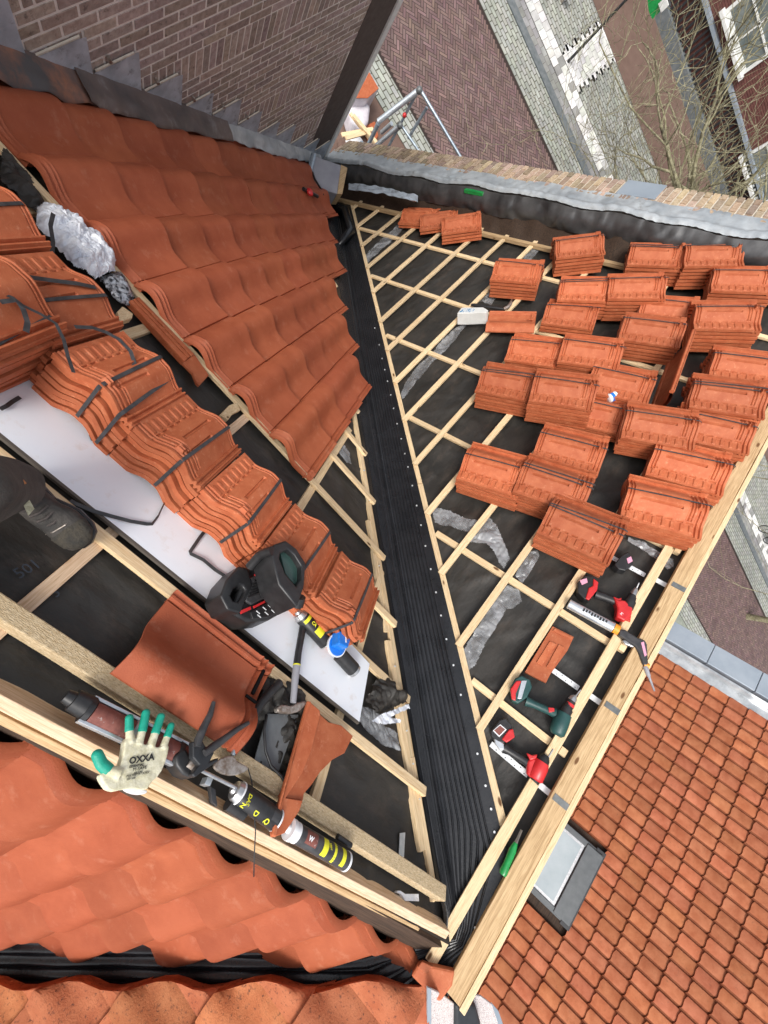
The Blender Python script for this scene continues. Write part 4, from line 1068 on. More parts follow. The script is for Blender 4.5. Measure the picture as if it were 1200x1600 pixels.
ribbon(FL, crop(0, 600, 3, [(330, 545), (360, 565), (430, 590), (520, 618), (610, 645), (690, 655), (715, 655), (740, 620), (780, 540), (770, 520), (720, 470), (640, 405)]), .018, .014, 'loose_strap', 'black loose strap making a wide loop on the white board beside the boot', twist=.12, group=g_)
ribbon(FL, crop(0, 600, 3, [(965, 683), (935, 720), (893, 785), (895, 795), (950, 825), (1010, 870), (1080, 915)]), .018, .014, 'loose_strap', 'short bent black strap on the white board left of the radio', twist=.1, group=g_)
ribbon(FL, crop(0, 600, 3, [(425, 240), (430, 262), (480, 288), (530, 312)]), .018, .014, 'loose_strap', 'short black strap end poking from the bundles onto the white board', group=g_)
ribbon(FL, crop(0, 300, 3, [(0, 1018), (30, 1005), (60, 980), (95, 960)]), .02, .014, 'loose_strap', 'black strap end on the white board at the left frame edge', group=g_)
ribbon(FL, crop(0, 300, 3, [(250, 100), (235, 160), (250, 230), (245, 285)]), .14, .016, 'loose_strap', 'dark strap hanging over the crumpled silver bag', group=g_)
ribbon(FL, crop(0, 300, 3, [(350, 632), (430, 638), (500, 655), (560, 690), (610, 750), (632, 800), (620, 840)]), .27, .015, 'loose_strap', 'black strap end curling over the top of a left row bundle', twist=.08, group=g_)
ribbon(FL, crop(0, 300, 3, [(0, 470), (60, 500), (110, 530), (190, 570), (260, 620), (300, 690), (320, 770), (343, 850)]), .33, .012, 'loose_strap', 'thin black strap snaking down between the left bundles', group=g_)
ribbon(FL, crop(0, 300, 3, [(0, 400), (60, 395), (150, 398), (260, 415), (360, 432), (450, 445)]), .29, .018, 'loose_strap', 'broad grey strap lying across the bundle under the silver bag', group=g_)
ribbon(FL, crop(0, 300, 3, [(0, 515), (70, 510), (110, 545), (130, 610), (120, 660)]), .34, .016, 'loose_strap', 'black strap looping over the tall bundle at the left frame edge', group=g_)

def crumple(F, pts, n, amp, name, label, cat, m, group=None, nx=46, seed=0, th=.012, puff=0, fr=9, parent=None):
    """crumpled sheet with an irregular outline: a fine grid clipped to the outline"""
    P = [loc(F, x, y, n).xy for x, y in pts]
    us = [p.x for p in P]; ss = [p.y for p in P]; u0, u1, s0, s1 = min(us), max(us), min(ss), max(ss)
    def inside(x, y):
        r = False; j = len(P) - 1
        for i in range(len(P)):
            if (P[i].y > y) != (P[j].y > y) and x < (P[j].x - P[i].x) * (y - P[i].y) / (P[j].y - P[i].y) + P[i].x: r = not r
            j = i
        return r
    def edge_d(x, y):
        d = 9
        for i in range(len(P)):
            a, b = P[i - 1], P[i]; ab = b - a; tt = max(0, min(1, ((x - a.x) * ab.x + (y - a.y) * ab.y) / max(ab.length_squared, 1e-9))); q = a + ab * tt
            d = min(d, math.hypot(x - q.x, y - q.y))
        return d
    st = max(u1 - u0, s1 - s0) / nx; NX = int((u1 - u0) / st) + 1; NY = int((s1 - s0) / st) + 1
    vid = {}; vs = []; fs = []
    def vert(i, j):
        if (i, j) in vid: return vid[(i, j)]
        x = u0 + i * st; y = s0 + j * st
        h = n + amp * abs(noise.noise(V((x * fr, y * fr, seed)))) * 1.8 + amp * .8 * abs(noise.noise(V((x * fr * 3, y * fr * 3, seed + 5))))
        if puff: h += puff * min(1, (edge_d(x, y) / (.25 * min(u1 - u0, s1 - s0)))) ** .5
        jx = .35 * st * noise.noise(V((x * 50, y * 50, 1))); vid[(i, j)] = len(vs); vs.append((x + jx, y + jx, h)); return vid[(i, j)]
    for i in range(NX):
        for j in range(NY):
            if inside(u0 + (i + .5) * st, s0 + (j + .5) * st): fs.append((vert(i, j), vert(i + 1, j), vert(i + 1, j + 1), vert(i, j + 1)))
    o = MB(F).add(vs, fs).build(name, M[m], parent, recalc=False, smooth=28)
    return tag(o, label, cat, group) if label else o
g_ = 'scraps of clear plastic foil on the membrane'
fo = lambda F, pts, lb, s, n=-.046: crumple(F, pts, n, .016, 'clear_foil', lb, 'plastic foil', 'foil', g_, seed=s, nx=100)
fo(FR, crop(550, 700, 4, [(500, 400), (530, 375), (620, 400), (740, 455), (800, 455), (850, 432), (900, 480), (940, 570), (985, 690), (950, 752), (920, 720), (890, 650), (840, 600), (790, 600), (740, 590), (760, 540), (640, 500), (570, 490), (520, 470)]), 'clear foil curling in an arc beneath a batten, right of the lining', 1)
fo(FR, crop(550, 700, 4, [(975, 858), (1040, 890), (1062, 960), (1010, 1000), (965, 1010), (900, 1120), (830, 1230), (770, 1360), (715, 1400), (695, 1270), (760, 1160), (880, 960)]), 'longest clear foil strip lying between two battens below the arc shaped one', 2)
fo(FR, crop(550, 700, 4, [(1020, 800), (1040, 750), (1110, 650), (1160, 640), (1170, 680), (1100, 800), (1060, 850)]), 'short clear foil strip just above the longest one', 3)
fo(FR, crop(380, 480, 4, [(985, 560), (1010, 480), (1080, 380), (1180, 290), (1215, 300), (1150, 390), (1060, 500), (1000, 575)]), 'clear foil strip beside the upper half of the lining', 4)
fo(FR, crop(680, 450, 4, [(-20, 420), (30, 340), (150, 235), (200, 225), (150, 300), (50, 410), (-20, 470)]), 'clear foil strip just below the white and blue box', 5)
fo(FR, crop(680, 450, 4, [(280, 90), (340, 20), (400, 30), (350, 110)]), 'small clear foil piece behind the white and blue box', 6)
fo(FR, crop(500, 80, 3, [(208, 965), (280, 890), (375, 812), (410, 815), (350, 880), (270, 950), (215, 1000)]), 'clear foil strip near the top of the valley lining', 7)
fo(FR, crop(500, 80, 3, [(945, 970), (1000, 905), (1040, 890), (1050, 915), (985, 985)]), 'clear foil piece near the coping above an isolated bundle', 8)
fo(FR, crop(900, 700, 4, [(325, 560), (420, 595), (520, 655), (600, 700), (612, 740), (565, 765), (500, 700), (400, 628), (320, 585)]), 'clear foil curling under the block below the lowest bundle by the ridge', 12)
fo(FL, crop(380, 480, 4, [(545, 800), (600, 830), (660, 900), (672, 985), (640, 975), (590, 900), (545, 850)]), 'clear foil showing between crossed battens left of the lining', 9)
fo(FL, crop(300, 1000, 3, [(785, 310), (850, 330), (900, 400), (960, 440), (968, 520), (900, 500), (830, 440), (775, 380)]), 'clear foil sheet below the corner of the white board', 10, -.03)
crumple(FL, crop(300, 1000, 3, [(842, 380), (880, 350), (950, 325), (1012, 300), (1018, 320), (960, 345), (920, 365), (970, 372), (972, 388), (900, 395), (870, 392)]), .012, .016, 'milky_foil_twist', 'twisted milky foil end lying on the edge of the lining', 'plastic foil', 'foilw', seed=31)
crumple(FL, crop(300, 1000, 3, [(805, 290), (850, 190), (900, 180), (945, 240), (1000, 240), (1012, 285), (930, 320), (850, 345)]), -.02, .03, 'membrane_offcut', 'crumpled black membrane offcut at the corner of the white board', 'membrane scrap', 'membrane', seed=32, puff=.02)
crumple(FL, crop(0, 300, 3, [(165, 88), (200, 62), (290, 110), (400, 190), (470, 240), (530, 330), (532, 380), (440, 415), (340, 360), (270, 280), (165, 170)]), .01, .022, 'silver_bag', 'crumpled white and silver plastic bag above the left row', 'plastic bag', 'foilw', seed=33, puff=.07, nx=90, fr=16)
crumple(FL, crop(0, 300, 3, [(455, 405), (560, 378), (600, 440), (622, 490), (602, 540), (560, 530), (520, 490)]), -.01, .02, 'mesh_roll', 'silver and black mesh roll end below the crumpled silver bag', 'mesh roll', 'mesh', seed=34, puff=.04)
crumple(FL, crop(300, 1000, 3, [(320, 150), (375, 185), (425, 190), (480, 240), (530, 290), (480, 480), (420, 650), (385, 650), (320, 630), (280, 600), (330, 430), (400, 310), (300, 400), (240, 480), (200, 560), (230, 480), (290, 330)]), -.02, .03, 'rubber_offcut', 'rumpled black rubber offcut between the big tile and triangular tile', 'rubber scrap', 'membrane', seed=35, puff=.02)
o = flat(FL, crop(300, 1000, 3, [(355, 345), (500, 350), (455, 480), (395, 650), (282, 600), (320, 470)]), .008, .014, 'grey_rubber_flap', mat('grey_rubber', (.10, .11, .115), (.16, .17, .175), rough=.45, scale=9, bump=.3, dirt=((.5, .5, .5), 14, .66, .8)), None, bevel=.001)
tag(o, 'grey rubber flap with chalky streak left of the triangular tile', 'rubber flap')
t = thing('charging_cable', 'black loop of cable on the grey rubber flap', 'cable', placed(FL, 420, 1170))
MB().tube([at(FL, x, y, .03) for x, y in crop(300, 1000, 3, [(350, 350), (338, 420), (345, 520), (370, 590), (420, 640), (450, 690)])], .006, k=6).build('cable_run', M['blk'], t, smooth=180)
crumple(FL, crop(0, 0, 3, [(0, 700), (60, 760), (140, 860), (200, 960), (160, 1010), (80, 930), (0, 860)]), -.02, .03, 'old_boards_scrap', 'dark old felt and boards showing between laid tiles and left row', 'felt scrap', 'membrane', seed=36, puff=.02)
o = flat(FL, crop(0, 300, 3, [(1030, 1045), (1075, 1000), (1110, 985), (1128, 1022), (1090, 1040), (1070, 1068)]), -.02, .005, 'notched_block', M['wood'], None, bevel=.002)
tag(o, 'small notched wood block under the edge of the laid tiles', 'wood block')
o = flat(FL, crop(0, 300, 3, [(550, 560), (575, 535), (625, 570), (620, 590), (560, 610)]), -.03, .01, 'broken_batten_end', M['wood'], None, bevel=.004)
tag(o, 'splintered batten end below the mesh roll', 'wood offcut')
# thin metal angle near the lining foot and its foot plate
t = thing('metal_angle', 'thin grey metal strap standing between batten ends at the lining foot', 'metal strap', placed(FL, 628, 1330))
flat(FL, crop(300, 1000, 3, [(975, 905), (1000, 902), (992, 1050), (968, 1045)]), -.04, -.036, 'strap', M['alu'], t, bevel=0)
flat(FL, crop(300, 1250, 2.4, [(772, 340), (782, 340), (800, 352), (850, 352), (852, 380), (800, 378), (785, 352), (768, 348)]), -.05, -.03, 'foot', M['foilw'], t, bevel=.001)

# ================================================================== GREY HOPPER, CLAMP
t = thing('rainwater_hopper', 'grey square rainwater hopper at the corner of wall, lining and coping', 'hopper', at(horiz(-4.0), 512, 272) and Matrix.Translation(at(horiz(-4.0), 512, 272)))
FH = horiz(-3.95)
flat(FH, [(490, 243), (533, 258), (527, 303), (499, 294), (484, 268)], -.30, 0, 'box', M['hop'], t, bevel=.01)
flat(FH, [(533, 257), (543, 262), (535, 303), (527, 303)], -.26, -.02, 'rusty_side', M['plank'], t, bevel=.004)
MB().tube([at(FH, 484, 268, .02), at(FH, 490, 242, .03)], .035, k=12).build('pipe_stub', M['galv'], t, smooth=60)
o = MB().tube([at(FL, x, y, .08) for x, y in ((486, 262), (492, 280), (502, 296), (505, 305))], .012, k=8).build('cable', M['blk'], None, smooth=180); tag(o, 'black cable running down beside the grey hopper', 'cable')
t = thing('red_clamp', 'small red and black clamp at the upper end of the valley lining', 'clamp', placed(FL, 483, 300, .08))
MB().sphere(at(FL, 484, 300, .13), .036, 12, 8, (1, 1.3, .7)).build('grip', M['red'], t, smooth=80)
MB().tube([at(FL, 474, 295, .11), at(FL, 496, 307, .11)], .02, k=8).build('jaw', M['blk'], t, smooth=60)

# ================================================================== TOOLS ON THE WING ROOF
def c7(pts): return crop(700, 850, 3, pts)
def poly(F, pts, n0, n1, name, m, parent, bevel=.006, sm=0, seg=3): return flat(F, pts, n0, n1, name, M[m], parent, bevel=bevel, sm=sm, seg=seg, smooth=40)
def label_text(s, F, p, q, n, size, m, parent, ext=.0004, bold=0.0):
    X, L = dirframe(F, p, q, n); X = X.copy(); return text(s, X, size, M[m], parent, ext=ext, bold=bold)
# red drill at the top
t = thing('cordless_drill', 'red and black cordless drill pointing at the ridge plank, beside the silver tube', 'drill', placed(FR, 960, 940), 'cordless tools')
b = poly(FR, c7([(608, 180), (640, 148), (690, 150), (708, 185), (700, 215), (665, 262), (640, 258), (608, 225)]), -.045, .035, 'battery', 'blk', t)
poly(FR, c7([(682, 160), (706, 178), (700, 215), (662, 262), (645, 255), (660, 205), (680, 195)]), .025, .043, 'red_trim', 'red', b)
poly(FR, c7([(618, 170), (650, 160), (655, 180), (628, 192)]), .035, .037, 'label_patch', 'pinkp', b, bevel=0, sm=0)
rod(FR, *c7([(690, 235), (800, 275)]), .029, .0, 'handle', M['blk'], t, r2=.026)
b = poly(FR, c7([(780, 250), (800, 262), (830, 262), (868, 300), (862, 330), (830, 362), (790, 340), (795, 300)]), -.03, .04, 'motor_body', 'red', t, bevel=.012)
rod(FR, *c7([(835, 300), (825, 358)]), .034, .005, 'rear_cap', M['red'], t)
poly(FR, c7([(775, 245), (800, 255), (815, 250), (812, 275), (790, 285)]), -.0, .03, 'trigger', 'red', t)
rod(FR, *c7([(838, 300), (868, 235)]), .026, .005, 'gear_case', M['blk'], t, prof=[(0, .036), (.5, .036), (.52, .031), (.8, .027), (.82, .022), (1, .02)])
rod(FR, *c7([(866, 240), (882, 208)]), .016, .005, 'chuck', M['steel'], t, prof=[(0, .021), (.6, .019), (1, .010)])
rod(FR, *c7([(882, 212), (896, 182)]), .005, .005, 'bit', M['wht'], t, r2=.002)
label_text('M', FR, *c7([(815, 335), (850, 300)]), .0405, .022, 'wht', b)
# battery under the bundle
t = thing('loose_battery', 'black and pink battery tucked under the edge of a tile bundle', 'battery', placed(FR, 976, 877), 'cordless tools')
poly(FR, c7([(780, 95), (812, 55), (845, 35), (870, 65), (868, 95), (832, 125), (800, 118)]), -.045, .03, 'case', 'blk', t)
poly(FR, c7([(838, 68), (858, 58), (866, 80), (845, 92)]), .03, .033, 'label_patch', 'pinkp', t, bevel=0, sm=0)
# teal driver
t = thing('cordless_driver', 'teal and black cordless driver with scratched red battery, below the cut tile piece', 'drill', placed(FR, 845, 1100), 'cordless tools')
b = poly(FR, c7([(290, 680), (315, 630), (345, 615), (385, 635), (395, 670), (370, 720), (330, 748), (300, 735)]), -.045, .04, 'battery', 'teal', t, bevel=.008)
poly(FR, c7([(292, 680), (320, 640), (345, 640), (318, 700), (318, 735), (298, 728)]), .03, .046, 'red_side', 'red', b)
poly(FR, c7([(345, 640), (370, 640), (345, 725), (325, 725)]), .0405, .0445, 'silver_label', 'silver', b, bevel=.001)
rod(FR, *c7([(365, 735), (505, 795)]), .024, .0, 'handle', M['teal'], t, prof=[(0, .030), (.3, .022), (.8, .023), (1, .03)])
b = rod(FR, *c7([(505, 895), (545, 795)]), .04, .005, 'motor_body', M['teal'], t, prof=[(0, .030), (.12, .044), (.6, .046), (1, .042)])
poly(FR, c7([(470, 765), (498, 768), (500, 785), (474, 790)]), .0, .03, 'trigger', 'red', t, bevel=.003)
rod(FR, *c7([(543, 800), (578, 735)]), .03, .005, 'gear_case', M['blk'], t, prof=[(0, .034), (.45, .034), (.47, .028), (1, .026)])
rod(FR, *c7([(576, 740), (598, 712)]), .022, .005, 'chuck', M['steel'], t, prof=[(0, .025), (.6, .022), (1, .010)])
rod(FR, *c7([(597, 714), (622, 684)]), .004, .005, 'bit', M['steel'], t)
rod(FR, *c7([(566, 760), (572, 748)]), .0275, .005, 'red_ring', M['red'], t)
# lower red drill
t = thing('impact_driver', 'short red impact driver lying lowest, beside the lining nails', 'drill', placed(FR, 810, 1180), 'cordless tools')
b = poly(FR, c7([(198, 880), (240, 825), (270, 815), (300, 850), (302, 880), (262, 935), (235, 930), (205, 905)]), -.045, .03, 'battery', 'blk', t)
poly(FR, c7([(210, 875), (245, 845), (275, 870), (240, 905)]), .03, .033, 'label_patch', 'wht', b, bevel=0, sm=0)
poly(FR, c7([(216, 874), (245, 851), (268, 870), (240, 898)]), .0332, .0345, 'label_ink', 'maroon', b, bevel=0, sm=0)
poly(FR, c7([(285, 870), (305, 865), (314, 905), (275, 932), (252, 915)]), .02, .042, 'red_foot', 'red', t)
poly(FR, c7([(215, 910), (240, 920), (262, 935), (265, 965), (245, 968), (222, 940)]), -.0, .03, 'grey_foot', 'silver', t)
rod(FR, *c7([(262, 955), (385, 1030)]), .024, .0, 'handle', M['blk'], t, prof=[(0, .03), (.2, .022), (.8, .022), (1, .028)])
poly(FR, c7([(368, 978), (395, 990), (420, 985), (415, 1005), (385, 1015)]), .0, .035, 'trigger', 'red', t)
b = rod(FR, *c7([(405, 1105), (440, 1020)]), .034, .005, 'motor_body', M['red'], t, prof=[(0, .033), (.08, .042), (.75, .045), (1, .040)])
poly(FR, c7([(372, 1015), (400, 1000), (440, 1020), (420, 1085), (395, 1105), (368, 1075)]), -.03, .03, 'body_side', 'red', t, bevel=.012)
rod(FR, *c7([(438, 1025), (460, 990)]), .034, .005, 'nose', M['blk'], t, prof=[(0, .036), (.6, .032), (1, .02)])
rod(FR, *c7([(470, 1000), (492, 962)]), .005, .005, 'bit', M['steel'], t)
rod(FR, *c7([(408, 1100), (400, 1112)]), .03, .005, 'rear_cap', M['blk'], t)
# silver tube with gun
t = thing('sealant_gun', 'long silver sealant tube in a grey gun with orange collar and thin nozzle', 'sealant gun', placed(FR, 930, 970))
X, L = dirframe(FR, (888, 943), (966, 985), .03)
b = MB(X).tube([(L * k, 0, 0) for k in (0, .01, .88, .885, .9)], [.026, .032, .032, .034, .033], k=24).build('tube', M['silver'], t, frame=X, smooth=50)
mb = MB(X)
for k in range(9): mb.box(L * (.28 + .055 * k), L * (.28 + .055 * k + .035), -.012 + .004 * (k % 3), .012, .0305, .0322)
mb.build('print', M['ink'], b)
rod(FR, (959, 981), (967, 985), .031, .03, 'orange_collar', M['orange'], t)
b = poly(FR, c7([(800, 398), (830, 400), (890, 438), (925, 450), (935, 470), (940, 560), (935, 575), (915, 565), (895, 510), (880, 480), (800, 425)]), -.002, .045, 'gun_body', 'strap', t, bevel=.010)
poly(FR, c7([(905, 462), (918, 458), (932, 520), (922, 528)]), .045, .047, 'pink_sticker', 'pinkp', b, bevel=0, sm=0)
poly(FR, c7([(815, 450), (840, 448), (880, 470), (870, 485), (830, 470)]), .0, .03, 'trigger', 'steel', t)
rod(FR, *c7([(918, 565), (942, 572)]), .014, .03, 'orange_ring', M['orange'], t)
rod(FR, *c7([(925, 575), (968, 690)]), .015, .03, 'nozzle', M['hop'], t, prof=[(0, .014), (.4, .010), (.42, .007), (1, .0045)])
# screwdriver with green handle
t = thing('green_chisel', 'green handled chisel lying in the slot beside the lowest batten', 'chisel', placed(FR, 800, 1330))
def c8(pts): return crop(700, 1200, 3, pts)
rod(FR, *c8([(255, 500), (318, 350)]), .02, .02, 'handle', M['green'], t, prof=[(0, .017), (.08, .021), (.3, .017), (.75, .019), (1, .010)])
rod(FR, *c8([(318, 352), (345, 290)]), .007, .02, 'blade', M['steel'], t, prof=[(0, .009), (.3, .007), (1, .006)], k=4)
# box and torch-like tool
def c3(pts): return crop(680, 450, 4, pts)
t = thing('screw_box', 'small white and blue cardboard box standing on the battens', 'box', placed(FR, 740, 492))
X = placed(FR, 728, 503, 0); 
b = flat(FR, c3([(138, 158), (165, 122), (300, 120), (332, 140), (320, 152), (200, 158)]), .0, .13, 'carton', M['white'], t, bevel=.003)
def face(pts_n, m, name):
    mb = MB(); mb.add([at(FR, x, y, n) for x, y, n in pts_n], [tuple(range(len(pts_n)))]); return mb.build(name, M[m], t, recalc=False)
flat(FR, c3([(150, 150), (172, 128), (250, 128), (240, 150)]), .130, .1315, 'lid_print', M['cardblue'], b, bevel=0)
t = thing('wire_stapler', 'black handled tool with curved metal head lying behind the small box', 'hammer', placed(FR, 790, 480))
rod(FR, *c3([(225, 105), (430, 132)]), .013, .03, 'grip', M['blk'], t, prof=[(0, .012), (.1, .018), (.8, .015), (1, .010)])
MB().tube([at(FR, *p, .04) for p in c3([(428, 130), (455, 120), (470, 100), (478, 72)])], [.014, .02, .018, .008], k=8).build('head', M['rust'], t, smooth=70)
t = thing('plastic_tub', 'small white plastic tub wedged between tile bundles', 'tub', placed(FR, 957, 620, .1))
rod(FR, (950, 623), (964, 617), .035, .13, 'tub', M['wht'], t, prof=[(0, .03), (.1, .038), (.8, .038), (.82, .030), (1, .028)])
rod(FR, (953, 622), (957, 620), .039, .13, 'blue_band', M['blue'], t)

# ================================================================== THINGS ON THE MAIN ROOF
def c5(pts): return crop(250, 700, 3, pts)
t = thing('site_radio', 'black job site radio with carrying frame and green screen on the white board', 'radio', placed(FL, 405, 925))
poly(FL, c5([(325, 765), (385, 640), (415, 560), (520, 500), (600, 600), (640, 735), (515, 805), (410, 815)]), .015, .15, 'body', 'blk', t, bevel=.014)
poly(FL, c5([(400, 715), (420, 610), (520, 560), (590, 640), (545, 675), (430, 735)]), .15, .166, 'speaker_panel', 'strap', t, bevel=.006)
def ring(outer, inner, n0, n1, name):
    O = pxpoly(FL, c5(outer), n1); I = pxpoly(FL, c5(inner), n1); n = len(O)
    vs = [(p.x, p.y, z) for z in (n0, n1) for p in O] + [(p.x, p.y, z) for z in (n0, n1) for p in I]
    fs = []
    for k in range(n):
        q = (k + 1) % n; fs += [(k, q, n + q, n + k), (2 * n + q, 2 * n + k, 3 * n + k, 3 * n + q), (n + k, n + q, 3 * n + q, 3 * n + k), (q, k, 2 * n + k, 2 * n + q)]
    return MB(FL).add(vs, fs).build(name, M['blk'], t, bevel=.009, seg=3, smooth=40)
ring([(284, 692), (312, 618), (370, 552), (412, 560), (436, 640), (405, 705), (378, 775), (318, 758)], [(332, 692), (346, 660), (374, 640), (392, 648), (402, 668), (388, 696), (368, 722), (344, 716)], .05, .17, 'carry_frame')
ring([(524, 500), (534, 452), (590, 432), (640, 470), (683, 538), (676, 650), (645, 745), (560, 640)], [(562, 520), (566, 492), (602, 474), (632, 500), (664, 552), (664, 612), (640, 648), (588, 585)], .20, .33, 'carry_frame')
mb = MB(FL)
fr_ = M['blk']
for k in range(7):
    a = loc(FL, *c5([(412 + 6 * k, 700 - 15 * k)])[0], .168); b2_ = loc(FL, *c5([(540 + 6 * k, 645 - 9 * k)])[0], .168)
    mb.tube([a, b2_], .004, k=5)
mb.build('grille_bar', M['blk'], t)
def loop(pts, ns, r, name, m='blk', closed=True):
    p = [at(FL, x, y, n) for (x, y), n in zip(c5(pts), ns)]
    q = []
    n = len(p)
    for i in range(n if closed else n - 1):
        a, b = p[i], p[(i + 1) % n]; q += [a.lerp(b, f) for f in (.12, .5, .88)]
    if closed: q += [q[0], q[1]]
    return MB().tube(q, r, k=10).build(name, M[m], t, smooth=75)
loop([(415, 565), (470, 500), (535, 480)], [.19, .27, .34], .02, 'top_handle', closed=False)
loop([(655, 690), (640, 745)], [.30, .26], .028, 'corner_bumper', closed=False)
poly(FL, c5([(560, 480), (600, 470), (672, 550), (668, 620), (640, 650), (590, 590)]), .20, .30, 'screen', 'lcd', t, bevel=.004)
b = poly(FL, c5([(425, 768), (565, 690), (612, 722), (600, 750), (510, 792), (435, 802)]), .14, .160, 'control_panel', 'blk', t, bevel=.003, sm=0)
mb = MB(FL)
for (x, y, w_) in ((460, 770, 9), (490, 752, 14), (515, 742, 12), (540, 730, 12), (500, 775, 10), (530, 765, 14), (560, 748, 12), (465, 788, 8)):
    p = loc(FL, *c5([(x, y)])[0], .161); mb.box(p.x - .010, p.x + .010, p.y - .002, p.y + .002, .160, .1615)
mb.build('button_marks', M['wht'], b)
for pts in ([(440, 740), (490, 715), (494, 724), (444, 750)], [(500, 712), (545, 690), (549, 698), (505, 722)], [(378, 762), (425, 742), (428, 756), (384, 776)], [(445, 590), (480, 575), (484, 586), (450, 601)]):
    flat(FL, c5(pts), .160, .168, 'red_trim', M['red'], t, bevel=0)
# cans by the radio
def can(F, p, q, r, n, name, label, body, top='steel', prints=(), cat='spray can', cap=None, txt=None):
    t = thing(name, label, cat, placed(F, *p, n)); X, L = dirframe(F, p, q, n)
    b = MB(X).tube([(L * k, 0, 0) for k in (.14, .15, .98, 1)], [r * .96, r, r, r * .95], k=24).build('can', M[body], t, frame=X, smooth=45)
    MB(X).tube([(L * k, 0, 0) for k in (0, .02, .05, .06, .14)], [r * .35, r * .42, r * .45, r * .8, r * .97], k=24).build('dome', M[top], t, frame=X, smooth=45)
    MB(X).tube([(L * k, 0, 0) for k in (.14, .165)], [r * 1.03, r * 1.03], k=24).build('rim', M['wht' if cap else top], t, frame=X, smooth=45)
    MB(X).tube([(L * k, 0, 0) for k in (.97, 1.0)], [r * 1.03, r * 1.03], k=24).build('foot_rim', M['wht' if cap else top], t, frame=X, smooth=45)
    for (x0, x1, a0, a1, m) in prints:
        mb = MB(X); rr = r * 1.008; vs = []
        N = 8
        for i in range(N + 1):
            a = math.radians(a0 + (a1 - a0) * i / N); vs += [(L * x0, rr * math.sin(a), rr * math.cos(a)), (L * x1, rr * math.sin(a), rr * math.cos(a))]
        mb.add(vs, [(2 * i, 2 * i + 1, 2 * i + 3, 2 * i + 2) for i in range(N)]); mb.build('label_band', M[m], b, frame=X, recalc=False)
    if txt:
        for s, x, off, sz, m, rot in txt:
            Y = X @ Matrix.Translation((L * x, off, math.sqrt(max(r * r - off * off, 0)) + .0008)) @ Matrix.Rotation(-math.asin(off / r) if r else 0, 4, 'X') @ Matrix.Rotation(rot, 4, 'Z')
            text(s, Y, sz, M[m], b, ext=.0003, bold=.0006)
    return t
can(FL, (464, 955), (510, 1005), .037, .06, 'spray_can', 'black and yellow spray can with silver dome beside the radio', 'blk', prints=((.22, .30, -60, 60, 'yellow'), (.55, .75, -50, 40, 'yellow')), txt=(('CA', .36, -.014, .022, 'yellow', 0),))
t = thing('blue_lid_tub', 'round blue lid with a blue cap, in front of the last left bundle', 'lid', placed(FL, 527, 1010, .07))
q = placed(FL, 527, 1008, .11); tilt = q @ Matrix.Rotation(D(12), 4, 'X')
MB(tilt).tube([(0, 0, -.012), (0, 0, .0)], [.056, .058], k=32).build('white_rim', M['wht'], t, frame=tilt, smooth=45)
MB(tilt).tube([(0, 0, -.004), (0, 0, .004)], [.051, .051], k=32).build('blue_lid', M['blue'], t, frame=tilt, smooth=45)
q2 = placed(FL, 533, 1000, .14) @ Matrix.Rotation(D(25), 4, 'Z')
b = MB(q2).prism([(-.042, -.034), (.022, -.042), (.044, .0), (.022, .038), (-.036, .034)], -.03, .025).build('blue_cap', M['blue'], t, frame=q2, bevel=.008, seg=3)
MB(q2).box(.002, .011, -.018, .016, .0255, .0275).build('white_mark', M['wht'], b, frame=q2, bevel=.001)
t = thing('black_tin', 'black tin with grey rim lying behind the blue lid', 'tin', placed(FL, 543, 1035, .03))
rod(FL, (530, 1022), (552, 1046), .038, .04, 'tin', M['blk'], t, k=24)
rod(FL, (551, 1045), (555, 1049), .035, .035, 'rim', M['steel'], t, k=24)
X, L = dirframe(FL, (530, 1022), (552, 1046), .035); 
MB(X).box(L * .6, L * .85, -.012, .010, .0335, .036).build('white_label', M['wht'], t, frame=X); MB(X).box(L * .66, L * .79, -.007, .005, .0362, .0368).build('red_mark', M['red'], t, frame=X)
def c6(pts): return crop(300, 1000, 3, pts)
# shingle hammer with the long handle
t = thing('shingle_hammer', 'long black handled shingle hammer leaning from the white board to the battens', 'hammer', placed(FL, 460, 1090))
X0 = [at(FL, x, y, n) for (x, y), n in zip([(474, 975), (466, 1020), (461, 1062), (458, 1098)], (.05, .05, .055, .06))]
MB().tube(X0[:2] + [X0[1].lerp(X0[2], .45)], [.017, .016, .017], k=12).build('grip', M['blk'], t, smooth=50)
MB().tube([X0[1].lerp(X0[2], .45), X0[1].lerp(X0[2], .5)], .0175, k=12).build('yellow_ring', M['yellow'], t, smooth=50)
MB().tube([X0[1].lerp(X0[2], .5), X0[2], X0[3]], [.017, .016, .013], k=12).build('handle', M['hop'], t, smooth=50)
flat(FL, c6([(405, 310), (430, 300), (470, 312), (500, 290), (545, 285), (530, 310), (505, 335), (470, 345), (430, 340), (400, 335)]), .035, .065, 'head', M['rust'], t, bevel=.006, sm=1, seg=3, smooth=40)
# second hammer (disc headed)
t = thing('slater_hammer', 'dark hammer with broad rusty blade beside the caulking gun', 'hammer', placed(FL, 360, 1180))
MB().tube([at(FL, *p, n) for p, n in zip(c6([(410, 200), (330, 290), (260, 400), (195, 530)]), (.05, .06, .06, .06))], [.019, .018, .016, .010], k=12).build('handle', M['blk'], t, smooth=50)
MB().tube([at(FL, *p, n) for p, n in zip(c6([(240, 430), (190, 540)]), (.062, .062))], [.014, .008], k=10).build('shank', M['galv'], t, smooth=50)
flat(FL, c6([(100, 590), (125, 560), (175, 540), (200, 545), (215, 570), (275, 598), (240, 625), (195, 637), (150, 632), (115, 612)]), .055, .068, 'blade', M['rust'], t, bevel=.004, sm=1)
